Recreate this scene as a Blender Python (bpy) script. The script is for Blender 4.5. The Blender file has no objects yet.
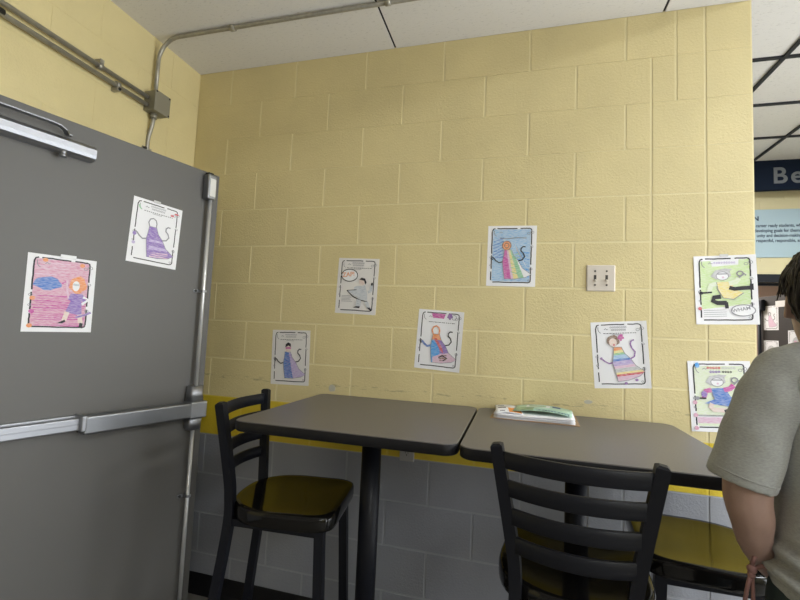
import bpy, bmesh, math, random
from mathutils import Vector, Matrix, noise
random.seed(7)
S = bpy.context.scene
COL = S.collection
PI = math.pi
H = .2032          # block course
M = .4064          # block length

# ------------------------------------------------------------------ materials
MATS = {}
def nodes(name):
    m = bpy.data.materials.new(name); m.use_nodes = True
    nt = m.node_tree
    return m, nt, nt.nodes['Principled BSDF']
def mat(name, col, rough=.5, metal=0., bump=0., bscale=80., var=0., vscale=6., spec=.5, coat=0., detail=4., emit=None, estr=0., stretch=None):
    if name in MATS: return MATS[name]
    m, nt, b = nodes(name)
    b.inputs['Base Color'].default_value = (*col, 1)
    b.inputs['Roughness'].default_value = rough
    b.inputs['Metallic'].default_value = metal
    b.inputs['Specular IOR Level'].default_value = spec
    b.inputs['Coat Weight'].default_value = coat
    b.inputs['Coat Roughness'].default_value = .06
    if emit:
        b.inputs['Emission Color'].default_value = (*emit, 1); b.inputs['Emission Strength'].default_value = estr
    tc = nt.nodes.new('ShaderNodeTexCoord')
    src = tc.outputs['Object']
    if stretch:
        mp = nt.nodes.new('ShaderNodeMapping'); mp.inputs['Scale'].default_value = stretch
        nt.links.new(src, mp.inputs['Vector']); src = mp.outputs['Vector']
    if var:
        n = nt.nodes.new('ShaderNodeTexNoise'); n.inputs['Scale'].default_value = vscale; n.inputs['Detail'].default_value = detail
        nt.links.new(src, n.inputs['Vector'])
        r = nt.nodes.new('ShaderNodeValToRGB')
        r.color_ramp.elements[0].position = .3; r.color_ramp.elements[1].position = .7
        r.color_ramp.elements[0].color = (*[c*(1-var) for c in col], 1)
        r.color_ramp.elements[1].color = (*[min(1, c*(1+var)) for c in col], 1)
        nt.links.new(n.outputs['Fac'], r.inputs['Fac']); nt.links.new(r.outputs['Color'], b.inputs['Base Color'])
    if bump:
        n = nt.nodes.new('ShaderNodeTexNoise'); n.inputs['Scale'].default_value = bscale; n.inputs['Detail'].default_value = 3
        nt.links.new(src, n.inputs['Vector'])
        bp = nt.nodes.new('ShaderNodeBump'); bp.inputs['Strength'].default_value = bump; bp.inputs['Distance'].default_value = .004
        nt.links.new(n.outputs['Fac'], bp.inputs['Height']); nt.links.new(bp.outputs['Normal'], b.inputs['Normal'])
    MATS[name] = m
    return m
def crayon(name, col, dens=.75, ang=.6):
    """wax crayon: streaks of the colour with paper showing through"""
    if name in MATS: return MATS[name]
    m, nt, b = nodes(name)
    b.inputs['Roughness'].default_value = .6
    tc = nt.nodes.new('ShaderNodeTexCoord')
    mp = nt.nodes.new('ShaderNodeMapping'); mp.inputs['Rotation'].default_value = (0, 0, ang); mp.inputs['Scale'].default_value = (60, 420, 1)
    nt.links.new(tc.outputs['Object'], mp.inputs['Vector'])
    n = nt.nodes.new('ShaderNodeTexNoise'); n.inputs['Scale'].default_value = 1; n.inputs['Detail'].default_value = 3
    nt.links.new(mp.outputs['Vector'], n.inputs['Vector'])
    r = nt.nodes.new('ShaderNodeValToRGB')
    c = 1-dens
    r.color_ramp.elements[0].position = .28+.3*c; r.color_ramp.elements[1].position = .5+.4*c
    pap = (.82, .82, .84)
    lo = [p*(.25+.6*c)+q*(.75-.6*c) for p, q in zip(pap, col)]
    r.color_ramp.elements[0].color = (*lo, 1); r.color_ramp.elements[1].color = (*col, 1)
    nt.links.new(n.outputs['Fac'], r.inputs['Fac']); nt.links.new(r.outputs['Color'], b.inputs['Base Color'])
    MATS[name] = m
    return m
def block_paint(name, col, rough=.42, pit=1., scuff=False):
    """painted concrete block: rough pitted face under thick paint"""
    m, nt, b = nodes(name)
    b.inputs['Roughness'].default_value = rough
    tc = nt.nodes.new('ShaderNodeTexCoord'); src = tc.outputs['Object']
    n1 = nt.nodes.new('ShaderNodeTexNoise'); n1.inputs['Scale'].default_value = 3.2; n1.inputs['Detail'].default_value = 5
    nt.links.new(src, n1.inputs['Vector'])
    r = nt.nodes.new('ShaderNodeValToRGB'); r.color_ramp.elements[0].position = .3; r.color_ramp.elements[1].position = .72
    r.color_ramp.elements[0].color = (*[c*.93 for c in col], 1); r.color_ramp.elements[1].color = (*[min(1, c*1.05) for c in col], 1)
    nt.links.new(n1.outputs['Fac'], r.inputs['Fac'])
    if scuff:   # a line of chair scuffs at back height
        sx = nt.nodes.new('ShaderNodeSeparateXYZ'); nt.links.new(src, sx.inputs[0])
        d = nt.nodes.new('ShaderNodeMath'); d.operation = 'COMPARE'; d.inputs[1].default_value = 1.121; d.inputs[2].default_value = .009; nt.links.new(sx.outputs['Z'], d.inputs[0])
        ns = nt.nodes.new('ShaderNodeTexNoise'); ns.inputs['Scale'].default_value = 38; ns.inputs['Detail'].default_value = 4
        mp = nt.nodes.new('ShaderNodeMapping'); mp.inputs['Scale'].default_value = (.5, 1, 2.2); nt.links.new(src, mp.inputs['Vector']); nt.links.new(mp.outputs['Vector'], ns.inputs['Vector'])
        g = nt.nodes.new('ShaderNodeMapRange'); g.inputs[1].default_value = .54; g.inputs[2].default_value = .62; g.inputs[3].default_value = 0; g.inputs[4].default_value = .38; nt.links.new(ns.outputs['Fac'], g.inputs[0])
        mu = nt.nodes.new('ShaderNodeMath'); mu.operation = 'MULTIPLY'; nt.links.new(d.outputs[0], mu.inputs[0]); nt.links.new(g.outputs[0], mu.inputs[1])
        mx = nt.nodes.new('ShaderNodeMixRGB'); mx.inputs[2].default_value = (.14, .12, .08, 1); nt.links.new(mu.outputs[0], mx.inputs[0]); nt.links.new(r.outputs['Color'], mx.inputs[1]); nt.links.new(mx.outputs[0], b.inputs['Base Color'])
    else: nt.links.new(r.outputs['Color'], b.inputs['Base Color'])
    n2 = nt.nodes.new('ShaderNodeTexNoise'); n2.inputs['Scale'].default_value = 105; n2.inputs['Detail'].default_value = 4; n2.inputs['Roughness'].default_value = .62
    n3 = nt.nodes.new('ShaderNodeTexNoise'); n3.inputs['Scale'].default_value = 16; n3.inputs['Detail'].default_value = 2
    nt.links.new(src, n2.inputs['Vector']); nt.links.new(src, n3.inputs['Vector'])
    ad = nt.nodes.new('ShaderNodeMath'); ad.operation = 'MULTIPLY_ADD'; ad.inputs[1].default_value = .55
    nt.links.new(n3.outputs['Fac'], ad.inputs[0]); nt.links.new(n2.outputs['Fac'], ad.inputs[2])
    bp = nt.nodes.new('ShaderNodeBump'); bp.inputs['Strength'].default_value = .37*pit; bp.inputs['Distance'].default_value = .006
    nt.links.new(ad.outputs[0], bp.inputs['Height']); nt.links.new(bp.outputs['Normal'], b.inputs['Normal'])
    MATS[name] = m
    return m
def tile_mat(name, col):
    """mineral fibre ceiling tile: fine fissures"""
    m, nt, b = nodes(name)
    b.inputs['Roughness'].default_value = .9
    tc = nt.nodes.new('ShaderNodeTexCoord')
    mp = nt.nodes.new('ShaderNodeMapping'); mp.inputs['Scale'].default_value = (45, 110, 90)
    nt.links.new(tc.outputs['Object'], mp.inputs['Vector'])
    n = nt.nodes.new('ShaderNodeTexNoise'); n.inputs['Scale'].default_value = 1; n.inputs['Detail'].default_value = 5; n.inputs['Roughness'].default_value = .7
    nt.links.new(mp.outputs['Vector'], n.inputs['Vector'])
    r = nt.nodes.new('ShaderNodeValToRGB'); e = r.color_ramp.elements
    e[0].position = .33; e[0].color = (*[c*.80 for c in col], 1); e[1].position = .43; e[1].color = (*col, 1)
    nt.links.new(n.outputs['Fac'], r.inputs['Fac']); nt.links.new(r.outputs['Color'], b.inputs['Base Color'])
    bp = nt.nodes.new('ShaderNodeBump'); bp.inputs['Strength'].default_value = .5; bp.inputs['Distance'].default_value = .004
    nt.links.new(r.outputs['Color'], bp.inputs['Height']); nt.links.new(bp.outputs['Normal'], b.inputs['Normal'])
    MATS[name] = m
    return m
def knit(name, col, scale=900):
    m, nt, b = nodes(name)
    b.inputs['Roughness'].default_value = .95; b.inputs['Specular IOR Level'].default_value = .2
    b.inputs['Sheen Weight'].default_value = .15
    tc = nt.nodes.new('ShaderNodeTexCoord')
    mp = nt.nodes.new('ShaderNodeMapping'); mp.inputs['Scale'].default_value = (160, 160, 500)
    nt.links.new(tc.outputs['Object'], mp.inputs['Vector'])
    n = nt.nodes.new('ShaderNodeTexNoise'); n.inputs['Scale'].default_value = 1; n.inputs['Detail'].default_value = 3
    nt.links.new(mp.outputs['Vector'], n.inputs['Vector'])
    r = nt.nodes.new('ShaderNodeValToRGB'); e = r.color_ramp.elements
    e[0].position = .3; e[0].color = (*[c*.86 for c in col], 1); e[1].position = .7; e[1].color = (*[c*1.13 for c in col], 1)
    nt.links.new(n.outputs['Fac'], r.inputs['Fac']); nt.links.new(r.outputs['Color'], b.inputs['Base Color'])
    MATS[name] = m
    return m

CREAM = (.69, .59, .315)
m_cream = block_paint('cream_block_paint', CREAM, scuff=True)
m_yellow = block_paint('yellow_stripe_paint', (.68, .51, .035), .4)
m_grey = block_paint('grey_block_paint', (.29, .30, .33), .4)
m_cream_far = block_paint('cream_block_paint_far', (.62, .55, .33), .5, .6)
m_creamj = mat('cream_joint_paint', (.75, .665, .40), .40, bump=.25, bscale=40)
m_yellowj = mat('yellow_joint_paint', (.72, .56, .07), .38)
m_greyj = mat('grey_joint_paint', (.36, .37, .40), .38)
m_corr = mat('corridor_paint', (.62, .47, .40), .7)
m_tile = tile_mat('ceiling_tile', (.77, .755, .74))
m_gap = mat('dark_ceiling_gap', (.02, .02, .022), .7)
m_tbar = mat('black_ceiling_grid', (.012, .013, .018), .5)
m_floor = mat('floor_vinyl', (.20, .185, .165), .45, var=.18, vscale=30)
m_base = mat('black_cove_base', (.008, .008, .009), .4)
m_door = mat('grey_door_paint', (.115, .112, .107), .5, bump=.05, bscale=300)
m_alu = mat('brushed_aluminium', (.38, .39, .42), .45, 1., bump=.04, bscale=60, stretch=(1, 1, 30))
m_rod = mat('bright_rod', (.70, .71, .72), .32, .55)
m_alud = mat('dull_aluminium', (.30, .31, .33), .42, 1.)
m_steel = mat('galvanised_conduit', (.37, .355, .31), .42, .6, var=.12, vscale=40)
m_box = mat('painted_junction_box', (.27, .255, .20), .5, .35)
m_screw = mat('dark_screw', (.03, .03, .03), .5, .5)
m_frame = mat('black_powder_coat', (.005, .006, .0105), .45, 0., bump=.05, bscale=500, spec=.3)
m_seat = mat('gloss_black_seat', (.006, .0055, .005), .10, 0., spec=.34, bump=.02, bscale=30)
m_lam = mat('charcoal_laminate', (.118, .109, .110), .36, var=.12, vscale=220, spec=.5)
m_edge = mat('black_edge_band', (.007, .007, .009), .5, spec=.3)
m_paper = mat('white_paper', (.85, .85, .88), .75)
m_paper_grey = mat('greyish_paper', (.78, .76, .75), .75)
m_ink = mat('black_marker_ink', (.022, .022, .03), .6)
m_inkg = mat('grey_print_ink', (.30, .30, .33), .7)
m_tape = mat('clear_tape', (.62, .62, .62), .22, spec=.7)
m_plate = mat('almond_switch_plate', (.66, .60, .53), .3)
m_slot = mat('dark_slot', (.05, .045, .04), .5)
m_plate2 = mat('grey_outlet_plate', (.40, .39, .38), .4)
m_navy = mat('navy_sign_board', (.006, .012, .028), .8, spec=.15)
m_signlet = mat('grey_sign_letters', (.14, .155, .175), .5)
m_poster = mat('pale_blue_poster', (.36, .48, .55), .5)
m_posterink = mat('navy_poster_ink', (.02, .035, .07), .6)
m_bdoor = mat('dark_brown_door_paint', (.052, .047, .045), .5)
m_bframe = mat('black_door_frame', (.008, .010, .016), .6, spec=.25)
m_skin = mat('skin', (.38, .25, .205), .5, var=.08, vscale=25, bump=.08, bscale=220)
m_hair = mat('dark_brown_hair', (.014, .010, .008), .5, var=.5, vscale=70, stretch=(1, 1, .25), bump=.5, bscale=120)
m_shirt = knit('heather_grey_jersey', (.36, .368, .355))
m_pants = mat('dark_teal_trousers', (.028, .045, .052), .85, bump=.2, bscale=300)
m_cord = mat('dusty_pink_cord', (.25, .13, .115), .8)
m_shoe = mat('black_shoe', (.02, .02, .02), .5)
m_card = mat('brown_cardboard', (.36, .24, .14), .8)
m_residue = mat('tape_residue', (.50, .48, .42), .5)

# ------------------------------------------------------------------ helpers
def obj(name, bm, mats, parent=None, smooth=False):
    me = bpy.data.meshes.new(name)
    bmesh.ops.recalc_face_normals(bm, faces=bm.faces)
    bm.to_mesh(me); bm.free()
    for m in (mats if isinstance(mats, (list, tuple)) else [mats]): me.materials.append(m)
    if smooth:
        for p in me.polygons: p.use_smooth = True
    o = bpy.data.objects.new(name, me); COL.objects.link(o)
    if parent: o.parent = parent
    return o
def tag(o, label=None, cat=None, group=None, kind=None):
    if label: o['label'] = label
    if cat: o['category'] = cat
    if group: o['group'] = group
    if kind: o['kind'] = kind
    return o
def thing(name, label, cat, loc=(0, 0, 0), rot=(0, 0, 0), group=None):
    o = bpy.data.objects.new(name, None); COL.objects.link(o)
    o.empty_display_size = .05
    o.location = loc; o.rotation_euler = rot
    return tag(o, label, cat, group)
def struct(name, bm, mats, parent=None, smooth=False):
    o = obj(name, bm, mats, parent, smooth)
    if not parent: o['kind'] = 'structure'
    return o
def B(): return bmesh.new()
def box(bm, x0, x1, y0, y1, z0, z1, bev=0, seg=2, mi=0, mtx=None):
    vs = [bm.verts.new((x, y, z)) for x in (x0, x1) for y in (y0, y1) for z in (z0, z1)]
    q = [(0, 1, 3, 2), (4, 6, 7, 5), (0, 4, 5, 1), (2, 3, 7, 6), (0, 2, 6, 4), (1, 5, 7, 3)]
    fs = [bm.faces.new([vs[i] for i in f]) for f in q]
    for f in fs: f.material_index = mi
    if bev:
        es = list({e for f in fs for e in f.edges})
        r = bmesh.ops.bevel(bm, geom=es, offset=bev, segments=seg, profile=.5, affect='EDGES')
        for f in r['faces']: f.material_index = mi
        vs = list({v for f in r['faces'] for v in f.verts} | {v for f in fs if f.is_valid for v in f.verts})
    if mtx is not None:
        bmesh.ops.transform(bm, matrix=mtx, verts=[v for v in vs if v.is_valid])
    return bm
def frames(path):
    P = [Vector(p) for p in path]; T = []
    for i in range(len(P)):
        a = P[max(0, i-1)]; b = P[min(len(P)-1, i+1)]
        T.append((b-a).normalized())
    return P, T
def tube(bm, path, r, n=12, mi=0, square=False, up=None, caps=True, ry=None):
    """round (or square/rectangular) tube along a path; r may be a list"""
    P, T = frames(path)
    R = r if isinstance(r, (list, tuple)) else [r]*len(P)
    if up is None: up = Vector((0, 0, 1)) if abs(T[0].z) < .9 else Vector((0, 1, 0))
    up = Vector(up); rings = []
    a = None
    for i, (p, t) in enumerate(zip(P, T)):
        ref = up if a is None or square else a
        a = (ref - t*ref.dot(t)).normalized(); b = t.cross(a)
        rr = R[i]; r2 = ry if ry else rr
        if square:
            c = [(1, 1), (-1, 1), (-1, -1), (1, -1)]
            rings.append([bm.verts.new(p + a*rr*u + b*r2*v) for u, v in c])
        else:
            rings.append([bm.verts.new(p + a*rr*math.cos(2*PI*k/n) + b*r2*math.sin(2*PI*k/n)) for k in range(n)])
    for A, Bq in zip(rings, rings[1:]):
        m_ = len(A)
        for k in range(m_):
            f = bm.faces.new((A[k], A[(k+1) % m_], Bq[(k+1) % m_], Bq[k])); f.material_index = mi; f.smooth = not square
    if caps:
        for q in (rings[0], rings[-1]):
            f = bm.faces.new(q); f.material_index = mi
    return bm
def rings_loft(bm, rings, mi=0, caps=True, closed=True):
    V = [[bm.verts.new(p) for p in r] for r in rings]
    for A, C_ in zip(V, V[1:]):
        m_ = len(A)
        for k in range(m_ if closed else m_-1):
            f = bm.faces.new((A[k], A[(k+1) % m_], C_[(k+1) % m_], C_[k])); f.material_index = mi; f.smooth = True
    if caps:
        for q in (V[0], V[-1]):
            f = bm.faces.new(q); f.material_index = mi
    return V
def ell(c, a, b, n=24, pw=2.):
    """ring round centre c spanned by axis vectors a, b (superellipse power)"""
    c = Vector(c); a = Vector(a); b = Vector(b); out = []
    for k in range(n):
        t = 2*PI*k/n; cs, sn = math.cos(t), math.sin(t)
        out.append(c + a*math.copysign(abs(cs)**(2/pw), cs) + b*math.copysign(abs(sn)**(2/pw), sn))
    return out
def lathe(bm, prof, n=24, c=(0, 0, 0), mi=0):
    rings_loft(bm, [[(c[0]+r*math.cos(2*PI*k/n), c[1]+r*math.sin(2*PI*k/n), c[2]+z) for k in range(n)] for r, z in prof], mi)
def rrect(x0, x1, y0, y1, r, n=6):
    out = []
    for cx, cy, a0 in ((x1-r, y1-r, 0), (x0+r, y1-r, PI/2), (x0+r, y0+r, PI), (x1-r, y0+r, 1.5*PI)):
        for k in range(n+1):
            a = a0+PI/2*k/n; out.append((cx+r*math.cos(a), cy+r*math.sin(a)))
    return out
def arc_pts(c, u, v, r, a0, a1, n=8):
    c = Vector(c); u = Vector(u); v = Vector(v)
    return [c + u*r*math.cos(a0+(a1-a0)*k/n) + v*r*math.sin(a0+(a1-a0)*k/n) for k in range(n+1)]
def sphere(bm, c, r, nu=16, nv=10, mi=0, sc=(1, 1, 1)):
    c = Vector(c); rs = []
    for j in range(1, nv):
        t = PI*j/nv
        rs.append([c+Vector((r*sc[0]*math.sin(t)*math.cos(2*PI*k/nu), r*sc[1]*math.sin(t)*math.sin(2*PI*k/nu), r*sc[2]*math.cos(t))) for k in range(nu)])
    V = [[bm.verts.new(p) for p in r_] for r_ in rs]
    top = bm.verts.new(c+Vector((0, 0, r*sc[2]))); bot = bm.verts.new(c-Vector((0, 0, r*sc[2])))
    for A, C_ in zip(V, V[1:]):
        for k in range(nu):
            f = bm.faces.new((A[k], A[(k+1) % nu], C_[(k+1) % nu], C_[k])); f.smooth = True; f.material_index = mi
    for k in range(nu):
        f = bm.faces.new((top, V[0][(k+1) % nu], V[0][k])); f.smooth = True; f.material_index = mi
        f = bm.faces.new((bot, V[-1][k], V[-1][(k+1) % nu])); f.smooth = True; f.material_index = mi
def text_into(bm, s, size, mtx, mi=0, ext=.0006, bold=0.):
    cu = bpy.data.curves.new('lettering', 'FONT'); cu.body = s; cu.size = size; cu.extrude = ext; cu.offset = bold
    o = bpy.data.objects.new('lettering', cu); COL.objects.link(o)
    bpy.context.view_layer.update()
    dg = bpy.context.evaluated_depsgraph_get()
    me = bpy.data.meshes.new_from_object(o.evaluated_get(dg))
    n0 = len(bm.verts); f0 = len(bm.faces)
    bm.from_mesh(me); bm.verts.ensure_lookup_table(); bm.faces.ensure_lookup_table()
    bmesh.ops.transform(bm, matrix=mtx, verts=bm.verts[n0:])
    for f in bm.faces[f0:]: f.material_index = mi
    bpy.data.objects.remove(o); bpy.data.curves.remove(cu); bpy.data.meshes.remove(me)

# ------------------------------------------------------------------ setting
def wall_blocks(bm, courses, map_, jw=.0052, dep=.0019):
    """courses: (z0, z1, [x joints], material index, bed half gap); map_(x, d, z) -> point, d = depth behind the face"""
    for z0, z1, xs, mi, bed in courses:
        for x0, x1 in zip(xs, xs[1:]):
            def ring(ix, iz, d): return [bm.verts.new(map_(x, d, z)) for x, z in ((x0+ix, z0+iz), (x1-ix, z0+iz), (x1-ix, z1-iz), (x0+ix, z1-iz))]
            A = ring(jw*.82, bed*.82, dep); Bq = ring(jw, bed, 0)
            for k in range(4):
                f = bm.faces.new((A[k], A[(k+1) % 4], Bq[(k+1) % 4], Bq[k])); f.material_index = mi
            f = bm.faces.new(Bq); f.material_index = mi
WL, WR, ZC = -1.44, 1.287, 2.845
fix = []
for i in range(14):
    body = [WL] + ([k*M for k in range(-3, 3)] if i % 2 == 1 else [(k+.5)*M for k in range(-3, 2)])
    tail = [.9144, 1.1176, WR]                      # stack-bonded jamb blocks on the right
    if i == 12: tail = [.9144, 1.009, 1.1176, WR]
    if i == 13: tail = [1.009, 1.1176, WR]
    bed = .0046 if i < 10 else (.0022 if i == 10 else .0012)
    fix.append((i*H, min((i+1)*H, ZC), body+tail, 0 if i > 4 else (1 if i == 4 else 2), bed))
bm = B()
wall_blocks(bm, fix, lambda x, d, z: (x, d, z))
for z0, z1, mi in ((0, 4*H, 5), (4*H, 5*H, 4), (5*H, 3.19, 3)):
    box(bm, WL-.2, WR, .0017, .2, z0, z1, mi=mi)
struct('wall_back', bm, [m_cream, m_yellow, m_grey, m_creamj, m_yellowj, m_greyj])
# left wall, joints nearly filled with paint
bm = B()
cl = []
for i in range(14):
    ys = [-2.9] + [-(k+(.5 if i % 2 else 0))*M for k in range(6, -1, -1)]
    if ys[-1] < -.01: ys.append(0)
    cl.append((i*H, min((i+1)*H, ZC), ys, 0 if i > 4 else (1 if i == 4 else 2), .0014))
wall_blocks(bm, cl, lambda y, d, z: (WL-d, y, z), jw=.0014, dep=.0015)
for z0, z1, mi in ((0, 4*H, 2), (4*H, 5*H, 1), (5*H, 3.19, 0)):
    box(bm, WL-.2, WL-.0012, -2.9, .0045, z0, z1, mi=mi)
struct('wall_left', bm, [m_cream, m_yellow, m_grey])
# cove bases
def cove(name, pts_axis):
    bm = B(); prof = [(0, .100), (.004, .102), (.006, .098), (.006, .02), (.016, .004), (.018, 0), (0, 0)]
    (a, b, nrm) = pts_axis
    A = [bm.verts.new(Vector(a)+Vector(nrm)*d+Vector((0, 0, z))) for d, z in prof]
    C_ = [bm.verts.new(Vector(b)+Vector(nrm)*d+Vector((0, 0, z))) for d, z in prof]
    for k in range(len(prof)):
        bm.faces.new((A[k], A[(k+1) % 7], C_[(k+1) % 7], C_[k]))
    bm.faces.new(A); bm.faces.new(C_)
    return struct(name, bm, m_base)
cove('baseboard_back', ((WL+.02, 0, 0), (WR, 0, 0), (0, -1, 0)))
cove('baseboard_left', ((WL, -2.9, 0), (WL, 0, 0), (1, 0, 0)))
# floor
bm = B(); box(bm, -3.2, 7.5, -7, 8, -.05, 0); struct('floor', bm, m_floor)
# soffit ceiling over the nook: large tiles with open seams
bm = B()
box(bm, WL-.2, WR, -3.0, 0.2, ZC+.006, 3.19, mi=1)
tx = [WL-.05, -.257, .962, WR]; ty = [-3.0, -2.44, -1.83, -1.22, -.61, 0]
for x0, x1 in zip(tx, tx[1:]):
    for y0, y1 in zip(ty, ty[1:]):
        w0 = .0055 if x0 < 0 or x0 > .9 else .0055
        box(bm, x0+(.0055 if x0 > -1.3 else 0), x1-(.0055 if x1 < 1.2 else 0), y0+.001, y1-.001 if y1 < 0 else y1, ZC, ZC+.02, mi=0)
struct('ceiling', bm, [m_tile, m_gap])
# hall ceiling beyond, with its black grid
ZH = 3.195
bm = B(); box(bm, -3.2, 7.5, -7, 2.95, ZH, ZH+.05); hall = struct('ceiling_hall', bm, m_tile)
bm = B()
x = 1.925-.6096*8
xs = [1.925+.6096*k for k in range(-5, 10)]; ysg = [1.035+.6*k for k in range(-13, 4)]
for x in xs: box(bm, x-.012, x+.012, -7, 2.95, ZH-.012, ZH+.002)
for y in ysg: box(bm, -1.0, 7.5, y-.012, y+.012, ZH-.0125, ZH+.002)
struct('ceiling_grid', bm, m_tbar, hall)
# far wall of the hall, with a doorway
FY = 2.95
bm = B()
def far_course(bm):
    rows = []
    for i in range(16):
        z0, z1 = i*H, min((i+1)*H, ZH)
        off = 2.665 + (0 if i % 2 else .2032)
        for side in ((-1.0, 2.45), (3.42, 7.5)) if z1 <= 2.04 else ((-1.0, 7.5),):
            js = [side[0]] + [off+k*M for k in range(-12, 14) if side[0]+.02 < off+k*M < side[1]-.02] + [side[1]]
            rows.append((z0, z1, js, 0, .003))
    return rows
wall_blocks(bm, far_course(bm), lambda x, d, z: (x, FY+d, z), jw=.005, dep=.003)
box(bm, -1, 2.45, FY+.0028, FY+.2, 0, ZH); box(bm, 3.42, 7.5, FY+.0028, FY+.2, 0, ZH); box(bm, 2.45, 3.42, FY+.0028, FY+.2, 2.04, ZH)
struct('wall_far', bm, m_cream_far)
bm = B()
for x0, x1, z0, z1 in ((2.39, 2.47, 0, 2.115), (3.40, 3.48, 0, 2.115), (2.39, 3.48, 2.035, 2.115)):
    box(bm, x0, x1, FY-.02, FY+.22, z0, z1, .003, 1)
box(bm, 2.47, 3.40, FY+.10, FY+.16, 2.02, 2.036)
struct('trim_1', bm, m_bframe)
bm = B(); box(bm, 1.0, 7.0, 6.4, 6.5, 0, 3.2); struct('wall_corridor', bm, m_corr)
bm = B(); box(bm, 1.0, 7.0, FY+.2, 6.4, 2.7, 2.75); struct('ceiling_corridor', bm, m_tile)
# right wall of the hall with its tall daylight window
bm = B()
for y0, y1, z0, z1 in ((-7, -2.6, 0, ZH), (.8, FY, 0, ZH), (-2.6, .8, 0, .12), (-2.6, .8, 2.45, ZH)): box(bm, 3.62, 3.77, y0, y1, z0, z1)
struct('wall_right', bm, m_cream_far)
bm = B()
for y in (-2.6, -1.48, -.36, .77): box(bm, 3.62, 3.70, y, y+.03, .12, 2.45)
for z in (.12, .95, 2.42): box(bm, 3.62, 3.70, -2.6, .8, z, z+.03)
struct('window_1', bm, m_bframe)
m_lampf = mat('white_light_frame', (.7, .7, .7), .4)
m_diff = mat('lit_diffuser', (.9, .9, .9), .4, emit=(.93, .97, 1), estr=31)
LAMPS = [((2.83, -.77, ZH), 'hall ceiling light nearest the corner of the yellow wall'),
         ((2.83, -3.8, ZH), 'hall ceiling light behind the standing person'),
         ((2.83, -5.2, ZH), 'hall ceiling light farthest from the doorway'),
         ((2.86, 1.0, ZH), 'hall ceiling light nearest the far doorway')]
for loc, lab in LAMPS:
    t = thing('ceiling_light', lab, 'ceiling light', loc, group='recessed hall ceiling lights')
    bm = B()
    for a in ((-.29, .29, -.595, -.57), (-.29, .29, .57, .595), (-.29, -.265, -.57, .57), (.265, .29, -.57, .57)):
        box(bm, *a, -.025, 0)
    obj('frame', bm, m_lampf, t)
    bm = B(); box(bm, -.265, .265, -.57, .57, -.02, -.002); obj('diffuser', bm, m_diff, t)

# ------------------------------------------------------------------ near door, swung open against the left wall
DA = Vector((-1.092, -.218, 0)); DU = Vector((.279, .9603, 0)).normalized(); DN = Vector((DU.y, -DU.x, 0))
DM = Matrix(((DU.x, -DN.x, 0, DA.x), (DU.y, -DN.y, 0, DA.y), (0, 0, 1, 0), (0, 0, 0, 1)))   # local x along the leaf to its free edge, -y out of the face
def dbox(bm, u0, u1, o0, o1, z0, z1, bev=0, mi=0, seg=2): box(bm, u0, u1, -o1, -o0, z0, z1, bev, seg, mi)
bm = B(); dbox(bm, -1.07, .012, -.045, 0, .012, 2.141, .0015, seg=1)
door = obj('door_1', bm, m_door); door.matrix_world = DM; door['kind'] = 'structure'
def part(name, bm, m, parent, **k): return obj(name, bm, m, parent, **k)
bm = B()   # push bar: channel, pad and end cases
dbox(bm, -1.03, -.50, .0, .012, .974, 1.031, .002)
dbox(bm, -1.03, -.50, .012, .045, .980, 1.025, .004)
bar = part('bar_channel', bm, m_alu, door)
bm = B(); dbox(bm, -1.03, -.50, .0445, .048, 1.001, 1.005); part('channel_groove', bm, m_alud, bar)
bm = B(); dbox(bm, -.515, -.03, .012, .066, .963, 1.033, .008, seg=3); part('push_pad', bm, m_alud, bar)
bm = B(); dbox(bm, -.525, -.508, .0, .069, .978, 1.036, .004); part('pad_end_cap', bm, m_alu, bar)
bm = B()
def case(z0, z1, top):
    r0 = rrect(-.085, -.018, -.058, 0, .012, 4); r1 = rrect(-.08, -.022, -.05, 0, .012, 4)
    rings_loft(bm, [[(x, y, z0) for x, y in (r0 if top else r1)], [(x, y, z1) for x, y in (r1 if top else r0)]])
case(1.034, 1.105, True); case(.905, .963, False)
part('latch_case', bm, m_alu, door)
bm = B(); dbox(bm, -.09, -.008, .004, .069, .960, 1.036, .006, seg=3); part('latch_case_cover', bm, m_alu, door)
for nm, z0, z1 in (('vertical_rod', 1.10, 2.02), ('vertical_rod', .06, .91)):
    bm = B(); tube(bm, [(-.047, -.026, z0), (-.047, -.026, z1)], .0085, 12); part(nm, bm, m_rod, door)
bm = B(); dbox(bm, -.076, -.030, 0, .045, 2.0, 2.122, .008, seg=3); lt = part('top_latch', bm, m_alud, door)
bm = B(); dbox(bm, -.068, -.036,   .045, .049, 2.012, 2.10, .003); part('latch_cover', bm, m_rod, lt)
bm = B(); dbox(bm, -.066, -.040, 0, .03, 2.120, 2.134, .002); part('latch_bolt', bm, m_screw, lt)
for z in (1.553, .60):
    bm = B(); dbox(bm, -.082, -.036, 0, .006, z-.007, z+.007, .002); dbox(bm, -.058, -.036, .006, .037, z-.006, z+.006, .002)
    c = part('rod_guide', bm, m_alu, door)
    bm = B(); tube(bm, [(-.074, -.004, z), (-.074, -.011, z)], .006, 10); part('guide_screw', bm, m_screw, c)
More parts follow.
